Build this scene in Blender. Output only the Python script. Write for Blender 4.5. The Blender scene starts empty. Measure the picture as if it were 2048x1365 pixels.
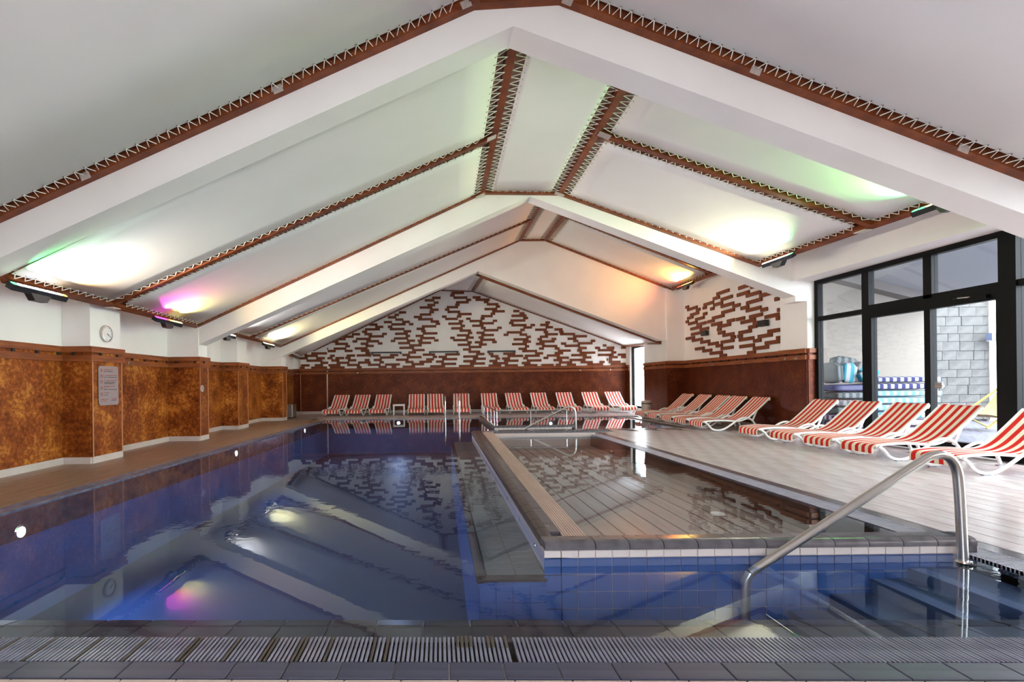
import bpy, bmesh, math, random
from mathutils import Vector, Matrix

random.seed(7)
S = bpy.context.scene
COL = S.collection
# ------------------------------------------------------------------ camera, sky, exposure
H, F, CX, CY, ROLL = 1.2, 1000.0, 865.0, 768.0, 0.012
cam_d = bpy.data.cameras.new('camera')
cam = bpy.data.objects.new('camera', cam_d)
COL.objects.link(cam)
cam_d.sensor_width = 36.0
cam_d.lens = 36.0 * F / 2048.0
cam_d.shift_x = (1024.0 - CX) / 2048.0
cam_d.shift_y = (CY - 682.5) / 2048.0
cam_d.clip_start = 0.05
cam.location = (0, 0, H)
cam.rotation_euler = (Matrix.Rotation(math.pi / 2, 3, 'X') @ Matrix.Rotation(-ROLL, 3, 'Z')).to_euler()
S.camera = cam

W = bpy.data.worlds.new('sky')
S.world = W
W.use_nodes = True
bg = W.node_tree.nodes['Background']
bg.inputs[0].default_value = (0.86, 0.92, 1.0, 1)
bg.inputs[1].default_value = 9.3

vs = S.view_settings
vs.view_transform = 'Standard'
vs.look = 'None'
vs.exposure = 1.02
vs.gamma = 1.0
vs.use_curve_mapping = False
try:
    S.cycles.use_denoising = True
    S.cycles.max_bounces = 10
    S.cycles.diffuse_bounces = 6
    S.cycles.transparent_max_bounces = 12
    S.cycles.sample_clamp_indirect = 6.0
except Exception:
    pass


def uv(px, py):
    u = px - CX
    v = py - CY
    return (u - ROLL * v) / F, (v + ROLL * u) / F


def G(px, py, z=0.0):
    u, v = uv(px, py)
    y = (H - z) / v
    return Vector((u * y, y, z))


def onY(px, py, Y):
    u, v = uv(px, py)
    return Vector((u * Y, Y, H - v * Y))


def onC(px, py, c, t=0.035):
    u, v = uv(px, py)
    y = c / (1 + t * u)
    return Vector((u * y, y, H - v * y))


def onX(px, py, X):
    u, v = uv(px, py)
    y = X / u
    return Vector((X, y, H - v * y))


def V(*a):
    return Vector(a)


# ------------------------------------------------------------------ materials
def mat(name, col, rough=0.5, metal=0.0, spec=0.5, col2=None, scale=(4, 4, 4), detail=4.0, lo=0.35, hi=0.65,
        bump=0.0, bscale=None, coat=0.0, emit=None, estr=0.0, rough2=None):
    m = bpy.data.materials.new(name)
    m.use_nodes = True
    nt = m.node_tree
    b = nt.nodes['Principled BSDF']
    b.inputs['Base Color'].default_value = (*col, 1)
    b.inputs['Roughness'].default_value = rough
    b.inputs['Metallic'].default_value = metal
    b.inputs['Specular IOR Level'].default_value = spec
    b.inputs['Coat Weight'].default_value = coat
    if emit:
        b.inputs['Emission Color'].default_value = (*emit, 1)
        b.inputs['Emission Strength'].default_value = estr
    if col2 or bump:
        tc = nt.nodes.new('ShaderNodeTexCoord')
        mp = nt.nodes.new('ShaderNodeMapping')
        mp.inputs['Scale'].default_value = scale
        nt.links.new(tc.outputs['Object'], mp.inputs['Vector'])
        nz = nt.nodes.new('ShaderNodeTexNoise')
        nz.inputs['Scale'].default_value = 1.0
        nz.inputs['Detail'].default_value = detail
        nt.links.new(mp.outputs[0], nz.inputs['Vector'])
        if col2:
            rp = nt.nodes.new('ShaderNodeValToRGB')
            rp.color_ramp.elements[0].position = lo
            rp.color_ramp.elements[1].position = hi
            rp.color_ramp.elements[0].color = (*col, 1)
            rp.color_ramp.elements[1].color = (*col2, 1)
            nt.links.new(nz.outputs['Fac'], rp.inputs['Fac'])
            nt.links.new(rp.outputs['Color'], b.inputs['Base Color'])
        if rough2 is not None:
            mr = nt.nodes.new('ShaderNodeMapRange')
            mr.inputs['To Min'].default_value = rough
            mr.inputs['To Max'].default_value = rough2
            nt.links.new(nz.outputs['Fac'], mr.inputs['Value'])
            nt.links.new(mr.outputs[0], b.inputs['Roughness'])
        if bump:
            bp = nt.nodes.new('ShaderNodeBump')
            bp.inputs['Strength'].default_value = bump
            bp.inputs['Distance'].default_value = 0.02
            nt.links.new(nz.outputs['Fac'], bp.inputs['Height'])
            nt.links.new(bp.outputs[0], b.inputs['Normal'])
    return m


M = {}
M['plaster'] = mat('white_plaster', (0.81, 0.77, 0.725), 0.75, spec=0.25, col2=(0.85, 0.81, 0.765), scale=(1.2, 1.2, 1.2), bump=0.04)
M['membrane'] = mat('stretched_canvas', (0.79, 0.755, 0.73), 0.6, spec=0.3, col2=(0.83, 0.795, 0.77), scale=(.7, .7, .7))
M['wood'] = mat('red_brown_timber', (0.135, 0.030, 0.009), 0.42, spec=0.25, col2=(0.23, 0.058, 0.017), scale=(3, 3, 14), bump=0.08)
M['wood_rail'] = mat('brown_timber_rail', (0.17, 0.045, 0.014), 0.4, spec=0.25, col2=(0.29, 0.085, 0.026), scale=(2, 2, 20), bump=0.08)
M['slat'] = mat('brown_slat', (0.13, 0.032, 0.010), 0.45, spec=0.2, col2=(0.19, 0.050, 0.016), scale=(3, 3, 12))
M['deck_board'] = mat('brown_roof_board', (0.60, 0.41, 0.27), 0.8, col2=(0.70, 0.49, 0.33), scale=(1, 8, 2))
M['rope'] = mat('cream_rope', (0.78, 0.74, 0.66), 0.7)
M['eyelet'] = mat('dark_eyelet', (0.12, 0.10, 0.09), 0.4, metal=0.6)
M['bracket'] = mat('zinc_bracket', (0.55, 0.47, 0.42), 0.5, metal=0.5, col2=(0.62, 0.54, 0.49), scale=(30, 30, 30))
M['baseboard'] = mat('grey_skirting_tile', (0.46, 0.40, 0.36), 0.4, col2=(0.52, 0.46, 0.42), scale=(3, 3, 3))
M['bead'] = mat('copper_corner_bead', (0.55, 0.26, 0.13), 0.35, metal=0.4)
M['hole'] = mat('dark_gap', (0.02, 0.012, 0.008), 0.8)
M['steel'] = mat('brushed_steel', (0.56, 0.545, 0.52), 0.28, metal=1.0)
M['chrome'] = mat('polished_steel', (0.78, 0.76, 0.73), 0.14, metal=1.0)
M['white_plastic'] = mat('white_plastic', (0.82, 0.81, 0.79), 0.32)
M['foot'] = mat('grey_rubber', (0.20, 0.21, 0.24), 0.6)
M['black'] = mat('black_paint', (0.012, 0.012, 0.014), 0.4)
M['frame'] = mat('black_aluminium', (0.003, 0.003, 0.0035), 0.5, spec=0.12)
M['led_case'] = mat('black_lamp_case', (0.015, 0.015, 0.018), 0.45)
M['deck'] = mat('grey_brown_deck_tile', (0.40, 0.34, 0.335), 0.25, col2=(0.50, 0.44, 0.44), scale=(14, 1.6, 4), bump=0.03)
M['deck_dark'] = mat('brown_deck_tile', (0.20, 0.12, 0.078), 0.36, col2=(0.26, 0.165, 0.115), scale=(14, 1.6, 4))
M['joint'] = mat('dark_joint', (0.085, 0.068, 0.06), 0.8)
M['grout'] = mat('pink_grey_grout', (0.50, 0.40, 0.36), 0.8)
M['blue_tile'] = mat('slate_blue_tile', (0.030, 0.032, 0.060), 0.4, col2=(0.052, 0.055, 0.092), scale=(2, 26, 6), bump=0.05)
M['beige_tile'] = mat('beige_tile', (0.42, 0.33, 0.29), 0.4, col2=(0.48, 0.39, 0.34), scale=(4, 14, 4))
M['dark_tile'] = mat('dark_brown_pool_tile', (0.026, 0.014, 0.011), 0.3, col2=(0.036, 0.021, 0.017), scale=(5, 5, 5))
M['coping'] = mat('glazed_coping_tile', (0.065, 0.058, 0.068), 0.18, col2=(0.105, 0.097, 0.108), scale=(9, 9, 9), bump=0.06)
M['coping_brown'] = mat('brown_glazed_coping', (0.04, 0.028, 0.023), 0.22, col2=(0.065, 0.048, 0.042), scale=(9, 9, 9), bump=0.06)
M['pale_tile'] = mat('pale_pool_tile', (0.50, 0.44, 0.42), 0.3, col2=(0.56, 0.50, 0.48), scale=(4, 4, 4))
M['pool_wall'] = mat('blue_grey_pool_tile', (0.055, 0.115, 0.27), 0.3, col2=(0.066, 0.135, 0.31), scale=(4, 4, 4))
M['pool_floor'] = mat('pool_floor_tile', (0.008, 0.03, 0.085), 0.5, col2=(0.011, 0.037, 0.10), scale=(1, 1, 1))
M['ledge'] = mat('ledge_tile', (0.15, 0.145, 0.125), 0.4, col2=(0.18, 0.175, 0.15), scale=(5, 5, 5))
M['nosing'] = mat('ribbed_nosing', (0.16, 0.19, 0.27), 0.4)
M['step'] = mat('step_tile', (0.060, 0.085, 0.14), 0.4, col2=(0.07, 0.095, 0.155), scale=(4, 4, 4))
M['plank'] = mat('grey_pool_plank', (0.22, 0.175, 0.16), 0.45, col2=(0.29, 0.24, 0.22), scale=(12, 1, 2))
M['plank_gap'] = mat('dark_plank_gap', (0.03, 0.022, 0.02), 0.8)
M['grate'] = mat('grey_blue_grate', (0.12, 0.12, 0.165), 0.26, col2=(0.185, 0.185, 0.245), scale=(9, 9, 9))
M['grate_side'] = mat('pale_grate', (0.23, 0.225, 0.275), 0.35, col2=(0.30, 0.295, 0.345), scale=(9, 9, 9))
M['grate_brown'] = mat('brown_grate_bar', (0.055, 0.043, 0.036), 0.45)
M['grate_red'] = mat('pink_brown_grate', (0.45, 0.31, 0.26), 0.4, col2=(0.52, 0.37, 0.31), scale=(9, 2, 9))
M['sign'] = mat('grey_acrylic', (0.30, 0.235, 0.235), 0.25)
M['sign_red'] = mat('red_print', (0.30, 0.05, 0.045), 0.4)
M['sign_black'] = mat('black_print', (0.05, 0.03, 0.03), 0.4)
M['paper'] = mat('white_dial', (0.75, 0.73, 0.72), 0.5)
M['beige_plaster'] = mat('beige_plaster', (0.19, 0.163, 0.14), 0.8)
M['stone_gap'] = mat('stone_mortar', (0.05, 0.051, 0.054), 0.9)
M['stone'] = mat('grey_stone', (0.046, 0.045, 0.044), 0.85, col2=(0.082, 0.080, 0.077), scale=(5, 5, 5), bump=0.3)
M['terrace'] = mat('terrace_slab', (0.07, 0.07, 0.10), 0.6)
M['soffit'] = mat('grey_soffit', (0.30, 0.305, 0.325), 0.8)
M['soffit_beam'] = mat('grey_brown_beam', (0.13, 0.115, 0.11), 0.7)
M['yellow'] = mat('yellow_canvas', (0.34, 0.25, 0.095), 0.7)
M['yellow_wood'] = mat('yellow_wood', (0.26, 0.19, 0.04), 0.6)
M['wall_lamp'] = mat('blue_grey_lamp', (0.07, 0.09, 0.15), 0.5)
M['navy'] = mat('navy_mat', (0.03, 0.03, 0.09), 0.6)
M['bin'] = mat('beige_plastic', (0.42, 0.36, 0.31), 0.5)


def dado_mat(name, c0, c1, c2):
    m = bpy.data.materials.new(name)
    m.use_nodes = True
    nt = m.node_tree
    b = nt.nodes['Principled BSDF']
    tc = nt.nodes.new('ShaderNodeTexCoord')
    n1 = nt.nodes.new('ShaderNodeTexNoise')
    n1.inputs['Scale'].default_value = 2.2
    n1.inputs['Detail'].default_value = 3
    n2 = nt.nodes.new('ShaderNodeTexNoise')
    n2.inputs['Scale'].default_value = 17.0
    n2.inputs['Detail'].default_value = 6
    n2.inputs['Roughness'].default_value = 0.65
    for n in (n1, n2):
        nt.links.new(tc.outputs['Object'], n.inputs['Vector'])
    mx = nt.nodes.new('ShaderNodeMath')
    mx.operation = 'MULTIPLY_ADD'
    mx.inputs[1].default_value = 0.45
    nt.links.new(n1.outputs['Fac'], mx.inputs[0])
    m2 = nt.nodes.new('ShaderNodeMath')
    m2.operation = 'MULTIPLY'
    m2.inputs[1].default_value = 0.55
    nt.links.new(n2.outputs['Fac'], m2.inputs[0])
    nt.links.new(m2.outputs[0], mx.inputs[2])
    rp = nt.nodes.new('ShaderNodeValToRGB')
    e = rp.color_ramp.elements
    e[0].position = 0.36
    e[0].color = (*c0, 1)
    e[1].position = 0.66
    e[1].color = (*c2, 1)
    k = e.new(0.5)
    k.color = (*c1, 1)
    nt.links.new(mx.outputs[0], rp.inputs['Fac'])
    nt.links.new(rp.outputs['Color'], b.inputs['Base Color'])
    b.inputs['Roughness'].default_value = 0.42
    b.inputs['Metallic'].default_value = 0.3
    b.inputs['Specular IOR Level'].default_value = 0.2
    bp = nt.nodes.new('ShaderNodeBump')
    bp.inputs['Strength'].default_value = 0.15
    bp.inputs['Distance'].default_value = 0.01
    nt.links.new(n2.outputs['Fac'], bp.inputs['Height'])
    nt.links.new(bp.outputs[0], b.inputs['Normal'])
    return m


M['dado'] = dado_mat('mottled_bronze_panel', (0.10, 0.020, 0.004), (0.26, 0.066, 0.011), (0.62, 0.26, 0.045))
M['dado_shaded'] = dado_mat('shaded_bronze_panel', (0.060, 0.011, 0.004), (0.095, 0.019, 0.006), (0.17, 0.045, 0.012))  # darker copy of the bronze panel, weaker light on back and right painted in


def stripe_mat(name, c1, c2, period, axis='X', duty=0.5, rough=0.6, phase=0.0):
    m = bpy.data.materials.new(name)
    m.use_nodes = True
    nt = m.node_tree
    b = nt.nodes['Principled BSDF']
    tc = nt.nodes.new('ShaderNodeTexCoord')
    sp = nt.nodes.new('ShaderNodeSeparateXYZ')
    nt.links.new(tc.outputs['Object'], sp.inputs[0])
    a = nt.nodes.new('ShaderNodeMath')
    a.operation = 'MULTIPLY_ADD'
    a.inputs[1].default_value = 1.0 / period
    a.inputs[2].default_value = 100.0 + phase
    nt.links.new(sp.outputs[axis], a.inputs[0])
    f = nt.nodes.new('ShaderNodeMath')
    f.operation = 'FRACT'
    nt.links.new(a.outputs[0], f.inputs[0])
    g = nt.nodes.new('ShaderNodeMath')
    g.operation = 'GREATER_THAN'
    g.inputs[1].default_value = duty
    nt.links.new(f.outputs[0], g.inputs[0])
    mx = nt.nodes.new('ShaderNodeMix')
    mx.data_type = 'RGBA'
    mx.inputs['A'].default_value = (*c1, 1)
    mx.inputs['B'].default_value = (*c2, 1)
    nt.links.new(g.outputs[0], mx.inputs['Factor'])
    nt.links.new(mx.outputs['Result'], b.inputs['Base Color'])
    b.inputs['Roughness'].default_value = rough
    b.inputs['Specular IOR Level'].default_value = 0.15
    return m


M['red_stripe'] = stripe_mat('red_white_stripe', (0.56, 0.018, 0.014), (0.74, 0.66, 0.53), 0.118, 'X', 0.5, phase=0.25)
M['teal_stripe'] = stripe_mat('teal_white_stripe', (0.03, 0.19, 0.25), (0.26, 0.26, 0.265), 0.17, 'X')
M['grey_stripe'] = stripe_mat('grey_stripe', (0.05, 0.06, 0.065), (0.13, 0.14, 0.145), 0.15, 'X')
M['navy_stripe'] = stripe_mat('navy_white_stripe', (0.02, 0.022, 0.10), (0.26, 0.26, 0.265), 0.16, 'X')
M['sky_stripe'] = stripe_mat('sky_white_stripe', (0.10, 0.27, 0.35), (0.26, 0.26, 0.265), 0.16, 'X')
M['plum_stripe'] = stripe_mat('plum_white_stripe', (0.05, 0.02, 0.07), (0.28, 0.26, 0.30), 0.14, 'Y')


def two_sided_fresnel(nt, ior):
    # same reflectance from both faces of a thin sheet
    fr = nt.nodes.new('ShaderNodeFresnel')
    ge = nt.nodes.new('ShaderNodeNewGeometry')
    mr = nt.nodes.new('ShaderNodeMapRange')
    mr.inputs['To Min'].default_value = ior
    mr.inputs['To Max'].default_value = 1.0 / ior
    nt.links.new(ge.outputs['Backfacing'], mr.inputs['Value'])
    nt.links.new(mr.outputs[0], fr.inputs['IOR'])
    return fr


def water_mat(name, tint, bump, scale):
    m = bpy.data.materials.new(name)
    m.use_nodes = True
    nt = m.node_tree
    nt.nodes.clear()
    out = nt.nodes.new('ShaderNodeOutputMaterial')
    mix = nt.nodes.new('ShaderNodeMixShader')
    tr = nt.nodes.new('ShaderNodeBsdfTransparent')
    tr.inputs[0].default_value = (*tint, 1)
    gl = nt.nodes.new('ShaderNodeBsdfGlossy')
    gl.inputs['Roughness'].default_value = 0.0
    gl.inputs['Color'].default_value = (0.88, 0.95, 1, 1)
    fr = two_sided_fresnel(nt, 1.25)
    tc = nt.nodes.new('ShaderNodeTexCoord')
    nz = nt.nodes.new('ShaderNodeTexNoise')
    nz.inputs['Scale'].default_value = scale
    nz.inputs['Detail'].default_value = 2.0
    n0 = nt.nodes.new('ShaderNodeTexNoise')
    n0.inputs['Scale'].default_value = 0.55
    n0.inputs['Detail'].default_value = 1.0
    nt.links.new(tc.outputs['Object'], nz.inputs['Vector'])
    nt.links.new(tc.outputs['Object'], n0.inputs['Vector'])
    pw = nt.nodes.new('ShaderNodeMapRange')
    pw.inputs['From Min'].default_value = 0.42
    pw.inputs['From Max'].default_value = 0.68
    nt.links.new(n0.outputs['Fac'], pw.inputs['Value'])
    ml = nt.nodes.new('ShaderNodeMath')
    ml.operation = 'MULTIPLY'
    nt.links.new(nz.outputs['Fac'], ml.inputs[0])
    nt.links.new(pw.outputs[0], ml.inputs[1])
    bp = nt.nodes.new('ShaderNodeBump')
    bp.inputs['Strength'].default_value = bump
    bp.inputs['Distance'].default_value = 0.01
    nt.links.new(ml.outputs[0], bp.inputs['Height'])
    nt.links.new(bp.outputs[0], gl.inputs['Normal'])
    nt.links.new(bp.outputs[0], fr.inputs['Normal'])
    nt.links.new(fr.outputs[0], mix.inputs[0])
    nt.links.new(tr.outputs[0], mix.inputs[1])
    nt.links.new(gl.outputs[0], mix.inputs[2])
    nt.links.new(mix.outputs[0], out.inputs[0])
    return m


M['water'] = water_mat('pool_water', (0.70, 0.80, 0.95), 0.14, 9.0)
M['water_shallow'] = water_mat('shallow_water', (0.86, 0.90, 0.94), 0.08, 8.0)


def glass_mat():
    m = bpy.data.materials.new('window_glass')
    m.use_nodes = True
    nt = m.node_tree
    nt.nodes.clear()
    out = nt.nodes.new('ShaderNodeOutputMaterial')
    mix = nt.nodes.new('ShaderNodeMixShader')
    tr = nt.nodes.new('ShaderNodeBsdfTransparent')
    tr.inputs[0].default_value = (0.95, 0.97, 0.97, 1)
    gl = nt.nodes.new('ShaderNodeBsdfGlossy')
    gl.inputs['Roughness'].default_value = 0.0
    fr = two_sided_fresnel(nt, 1.45)
    nt.links.new(fr.outputs[0], mix.inputs[0])
    nt.links.new(tr.outputs[0], mix.inputs[1])
    nt.links.new(gl.outputs[0], mix.inputs[2])
    nt.links.new(mix.outputs[0], out.inputs[0])
    return m


M['glass'] = glass_mat()


def emis(name, col, s):
    m = bpy.data.materials.new(name)
    m.use_nodes = True
    nt = m.node_tree
    nt.nodes.clear()
    o = nt.nodes.new('ShaderNodeOutputMaterial')
    e = nt.nodes.new('ShaderNodeEmission')
    e.inputs[0].default_value = (*col, 1)
    e.inputs[1].default_value = s
    nt.links.new(e.outputs[0], o.inputs[0])
    return m


# ------------------------------------------------------------------ mesh helpers
class MB:
    def __init__(self):
        self.v = []
        self.f = []
        self.smooth = False

    def add(self, verts, faces):
        n = len(self.v)
        self.v += [tuple(p) for p in verts]
        self.f += [tuple(i + n for i in q) for q in faces]
        return self

    def box(self, a, b):
        x0, y0, z0 = a
        x1, y1, z1 = b
        return self.add([(x0, y0, z0), (x1, y0, z0), (x1, y1, z0), (x0, y1, z0), (x0, y0, z1), (x1, y0, z1), (x1, y1, z1), (x0, y1, z1)],
                        [(0, 3, 2, 1), (4, 5, 6, 7), (0, 1, 5, 4), (1, 2, 6, 5), (2, 3, 7, 6), (3, 0, 4, 7)])

    def hexa(self, p):
        return self.add(p, [(0, 3, 2, 1), (4, 5, 6, 7), (0, 1, 5, 4), (1, 2, 6, 5), (2, 3, 7, 6), (3, 0, 4, 7)])

    def bar(self, p, q, w, h, up=Vector((0, 0, 1)), cz=0.0):
        p = Vector(p)
        q = Vector(q)
        d = (q - p).normalized()
        s = d.cross(Vector(up)).normalized()
        n = s.cross(d).normalized()
        o = n * cz
        P = []
        for e in (-h / 2, h / 2):
            for (c, sd) in ((p, -1), (p, 1), (q, 1), (q, -1)):
                P.append(c + o + s * (sd * w / 2) + n * e)
        return self.hexa(P)

    def quad(self, a, b, c, d):
        return self.add([a, b, c, d], [(0, 1, 2, 3)])

    def prism(self, prof, off):
        n = len(prof)
        off = Vector(off)
        vs_ = [Vector(p) for p in prof] + [Vector(p) + off for p in prof]
        fs = [tuple(range(n))[::-1], tuple(range(n, 2 * n))]
        fs += [(i, (i + 1) % n, n + (i + 1) % n, n + i) for i in range(n)]
        return self.add(vs_, fs)

    def tube(self, pts, r, n=8, caps=True):
        pts = [Vector(p) for p in pts]
        rings = []
        up = Vector((0, 0, 1))
        prev = None
        for i, p in enumerate(pts):
            if i == 0:
                d = pts[1] - pts[0]
            elif i == len(pts) - 1:
                d = pts[-1] - pts[-2]
            else:
                d = (pts[i + 1] - p).normalized() + (p - pts[i - 1]).normalized()
            d = d.normalized()
            if prev is None:
                a = up if abs(d.dot(up)) < 0.9 else Vector((1, 0, 0))
                s = d.cross(a).normalized()
            else:
                s = (prev - d * prev.dot(d)).normalized()
            prev = s
            t = d.cross(s)
            rings.append([p + s * (r * math.cos(2 * math.pi * k / n)) + t * (r * math.sin(2 * math.pi * k / n)) for k in range(n)])
        vs_ = [q for rg in rings for q in rg]
        fs = []
        for i in range(len(pts) - 1):
            for k in range(n):
                fs.append((i * n + k, i * n + (k + 1) % n, (i + 1) * n + (k + 1) % n, (i + 1) * n + k))
        if caps:
            fs.append(tuple(range(n))[::-1])
            fs.append(tuple(range((len(pts) - 1) * n, len(pts) * n)))
        return self.add(vs_, fs)

    def lathe(self, prof, c=(0, 0, 0), n=20, axis='Z'):
        c = Vector(c)
        vs_ = []
        for (r, h) in prof:
            for k in range(n):
                a = 2 * math.pi * k / n
                x, y = r * math.cos(a), r * math.sin(a)
                vs_.append(c + (V(x, y, h) if axis == 'Z' else V(h, x, y) if axis == 'X' else V(x, h, y)))
        fs = []
        for i in range(len(prof) - 1):
            for k in range(n):
                fs.append((i * n + k, i * n + (k + 1) % n, (i + 1) * n + (k + 1) % n, (i + 1) * n + k))
        fs.append(tuple(range(n))[::-1])
        fs.append(tuple(range((len(prof) - 1) * n, len(prof) * n)))
        return self.add(vs_, fs)

    def mesh(self, name, m, smooth=False):
        me = bpy.data.meshes.new(name)
        me.from_pydata(self.v, [], self.f)
        me.materials.append(m)
        bm = bmesh.new()
        bm.from_mesh(me)
        bmesh.ops.recalc_face_normals(bm, faces=bm.faces)
        bm.to_mesh(me)
        bm.free()
        if smooth:
            for p in me.polygons:
                p.use_smooth = True
            try:
                me.set_sharp_from_angle(angle=math.radians(40))
            except Exception:
                pass
        me.update()
        return me

    def build(self, name, m, parent=None, smooth=False, loc=None, kind=None):
        # coordinates are world; with a parent the parent's origin is taken off
        off = Vector((0, 0, 0))
        p = parent
        while p:
            off += Vector(p.location)
            p = p.parent
        if loc is not None:
            off += Vector(loc) - (off if parent else Vector((0, 0, 0)))
        if off.length:
            self.v = [(a - off.x, b - off.y, c - off.z) for (a, b, c) in self.v]
        o = bpy.data.objects.new(name, self.mesh(name, m, smooth))
        COL.objects.link(o)
        if parent:
            o.parent = parent
        if loc is not None:
            po = Vector((0, 0, 0))
            p = parent
            while p:
                po += Vector(p.location)
                p = p.parent
            o.location = Vector(loc) - po
        if kind:
            o['kind'] = kind
        return o


def tag(o, label, cat, group=None):
    o['label'] = label
    o['category'] = cat
    if group:
        o['group'] = group
    return o


def thing(name, loc, label, cat, group=None, rz=0.0):
    o = bpy.data.objects.new(name, None)
    o.empty_display_size = 0.1
    COL.objects.link(o)
    o.location = loc
    o.rotation_euler = (0, 0, rz)
    return tag(o, label, cat, group)


def struct_empty(name):
    o = bpy.data.objects.new(name, None)
    COL.objects.link(o)
    o['kind'] = 'structure'
    return o


def inst(me, name, parent, loc, rot=None, scale=None):
    o = bpy.data.objects.new(name, me)
    COL.objects.link(o)
    o.parent = parent
    o.location = loc
    if rot:
        o.rotation_euler = rot
    if scale:
        o.scale = scale
    return o


def copy_tree(o, parent=None):
    c = o.copy()
    COL.objects.link(c)
    c.parent = parent
    for ch in o.children:
        copy_tree(ch, c)
    return c


def bevel_box(name, sx, sy, sz, b, m):
    bm = bmesh.new()
    bmesh.ops.create_cube(bm, size=1)
    for v in bm.verts:
        v.co = Vector((v.co.x * sx, v.co.y * sy, v.co.z * sz))
    bmesh.ops.bevel(bm, geom=bm.edges[:], offset=b, segments=1, affect='EDGES')
    me = bpy.data.meshes.new(name)
    bm.to_mesh(me)
    bm.free()
    me.materials.append(m)
    return me


def crom(pts, n=5):
    P = [Vector(p) for p in pts]
    P = [P[0] * 2 - P[1]] + P + [P[-1] * 2 - P[-2]]
    out = []
    for i in range(1, len(P) - 2):
        for k in range(n):
            t = k / n
            a, b, c, d = P[i - 1], P[i], P[i + 1], P[i + 2]
            out.append(0.5 * ((2 * b) + (c - a) * t + (2 * a - 5 * b + 4 * c - d) * t * t + (3 * b - a - 3 * c + d) * t ** 3))
    out.append(P[-2])
    return out


def spot(name, loc, target, power, col, angle=120, blend=0.8, r=0.03, parent=None):
    l = bpy.data.lights.new(name, 'SPOT')
    l.energy = power
    l.color = col
    l.spot_size = math.radians(angle)
    l.spot_blend = blend
    l.shadow_soft_size = r
    o = bpy.data.objects.new(name, l)
    COL.objects.link(o)
    o.location = loc
    d = Vector(target) - Vector(loc)
    o.rotation_euler = d.to_track_quat('-Z', 'Y').to_euler()
    if parent:
        o.parent = parent
        off = Vector((0, 0, 0))
        p = parent
        while p:
            off += Vector(p.location)
            p = p.parent
        o.location = Vector(loc) - off
    return o


# ------------------------------------------------------------------ pool geometry constants
T = 0.035
YB = 21.0                       # back wall
XK0, XK1 = 0.78, 3.60           # kid pool, outer left / right
YK0, YK1 = 3.44, 11.60          # kid pool, front / back
YS0, YS1 = 12.83, 17.0          # spa basin
XS0, XS1 = 1.57, 6.25
XR, XRO = 3.60, 3.84            # right pool edge, outer edge of its grate
DADO = 1.857


def xl(y):                      # left pool edge
    return -4.16 + 0.05 * (y - 4.79)


def yf(x):                      # front pool edge (water side of the grate)
    return 2.426 - 0.024 * (x + 2.11)


def kx(y):                      # outer line of the kid pool's left curb
    return 0.775 + (y - YK0) * 0.0155


# ------------------------------------------------------------------ floor and decks
ZB = -0.012
fl = MB()
xa, xb = -6.2, 8.15
fl.hexa([(xa, -3, -.3), (xb, -3, -.3), (xb, yf(xb) - .42, -.3), (xa, yf(xa) - .42, -.3), (xa, -3, ZB), (xb, -3, ZB), (xb, yf(xb) - .42, ZB), (xa, yf(xa) - .42, ZB)])
fl.hexa([(xa, yf(xa) - .42, -1.3), (xl(2) - .22, yf(-4.5) - .42, -1.3), (xl(YS1) - .22, YS1, -1.3), (xa, YS1, -1.3),
         (xa, yf(xa) - .42, ZB), (xl(2) - .22, yf(-4.5) - .42, ZB), (xl(YS1) - .22, YS1, ZB), (xa, YS1, ZB)])
fl.box((xa, YS1 + .2, -1.3), (8.6, YB + .1, ZB))
fl.box((XRO, 1.95, -1.3), (8.6, YS0, ZB))
fl.box((XS1 + .2, YS0, -1.3), (8.6, YS1 + .2, ZB))
floor = fl.build('floor', M['joint'], kind='structure')

# right deck: wood-look tiles laid along the hall, near ones single
pw, pl = 0.2, 0.8
pm = bevel_box('deck_tile', pw - 0.007, pl - 0.007, 0.02, 0.0025, M['deck'])
cand = []
x = XRO + 0.14
ci = 0
while x < 8.3:
    y = 1.9 - (ci % 3) * 0.27
    while y < 16.4:
        xx, yy = x + pw / 2, y + pl / 2
        ok = yy > 2.0 and xx < (7.9 if yy < 11.4 else 8.2) and not (yy > YS0 - .45 and xx < XS1 + .35)
        if ok:
            cand.append((xx, yy))
        y += pl
    x += pw
    ci += 1
cand.sort(key=lambda p: p[0] ** 2 * 0.35 + p[1] ** 2)
for (xx, yy) in cand[:280]:
    inst(pm, 'deck_tile', floor, (xx, yy, -0.0095 + random.uniform(-.0006, .0006)))
rest = MB()
for (xx, yy) in cand[280:]:
    rest.box((xx - pw / 2 + .003, yy - pl / 2 + .003, -.02), (xx + pw / 2 - .003, yy + pl / 2 - .003, 0))
# far deck behind the spa
y = YS1 + .34
while y < YB - .1:
    xx = -5.6 + random.uniform(0, .5)
    while xx < 8.0:
        rest.box((xx + .003, y + .003, -.02), (min(xx + pl, 8.1) - .003, y + pw - .003, 0))
        xx += pl
    y += pw
rest.build('deck_tile_rest', M['deck'], floor, kind='stuff')
lt = MB()
x = -5.85
ci = 0
while x < -3.8:
    y = 0.5 + (ci % 3) * .27
    while y < YS1 + .2:
        if x + pw < min(xl(y), xl(y + pl)) - .26:
            lt.box((x + .003, y + .003, -.02), (x + pw - .003, y + pl - .003, 0))
        else:
            e = xl(y + pl / 2) - .24
            if x + .05 < e:
                lt.box((x + .003, y + .003, -.02), (min(x + pw, e) - .003, y + pl - .003, 0))
        y += pl
    x += pw
    ci += 1
lt.build('left_deck_tiles', M['deck_dark'], floor, kind='stuff')
# dark channel strip beside the right grate
dk = MB()
dk.box((XRO, 2.0, -.02), (XRO + .13, YS0, -.001))
dk.box((XRO + .13, YS0 - .4, -.02), (XS1 + .3, YS0 - .02, -.001))
dk.build('dark_border_strip', M['coping'], floor)

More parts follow.
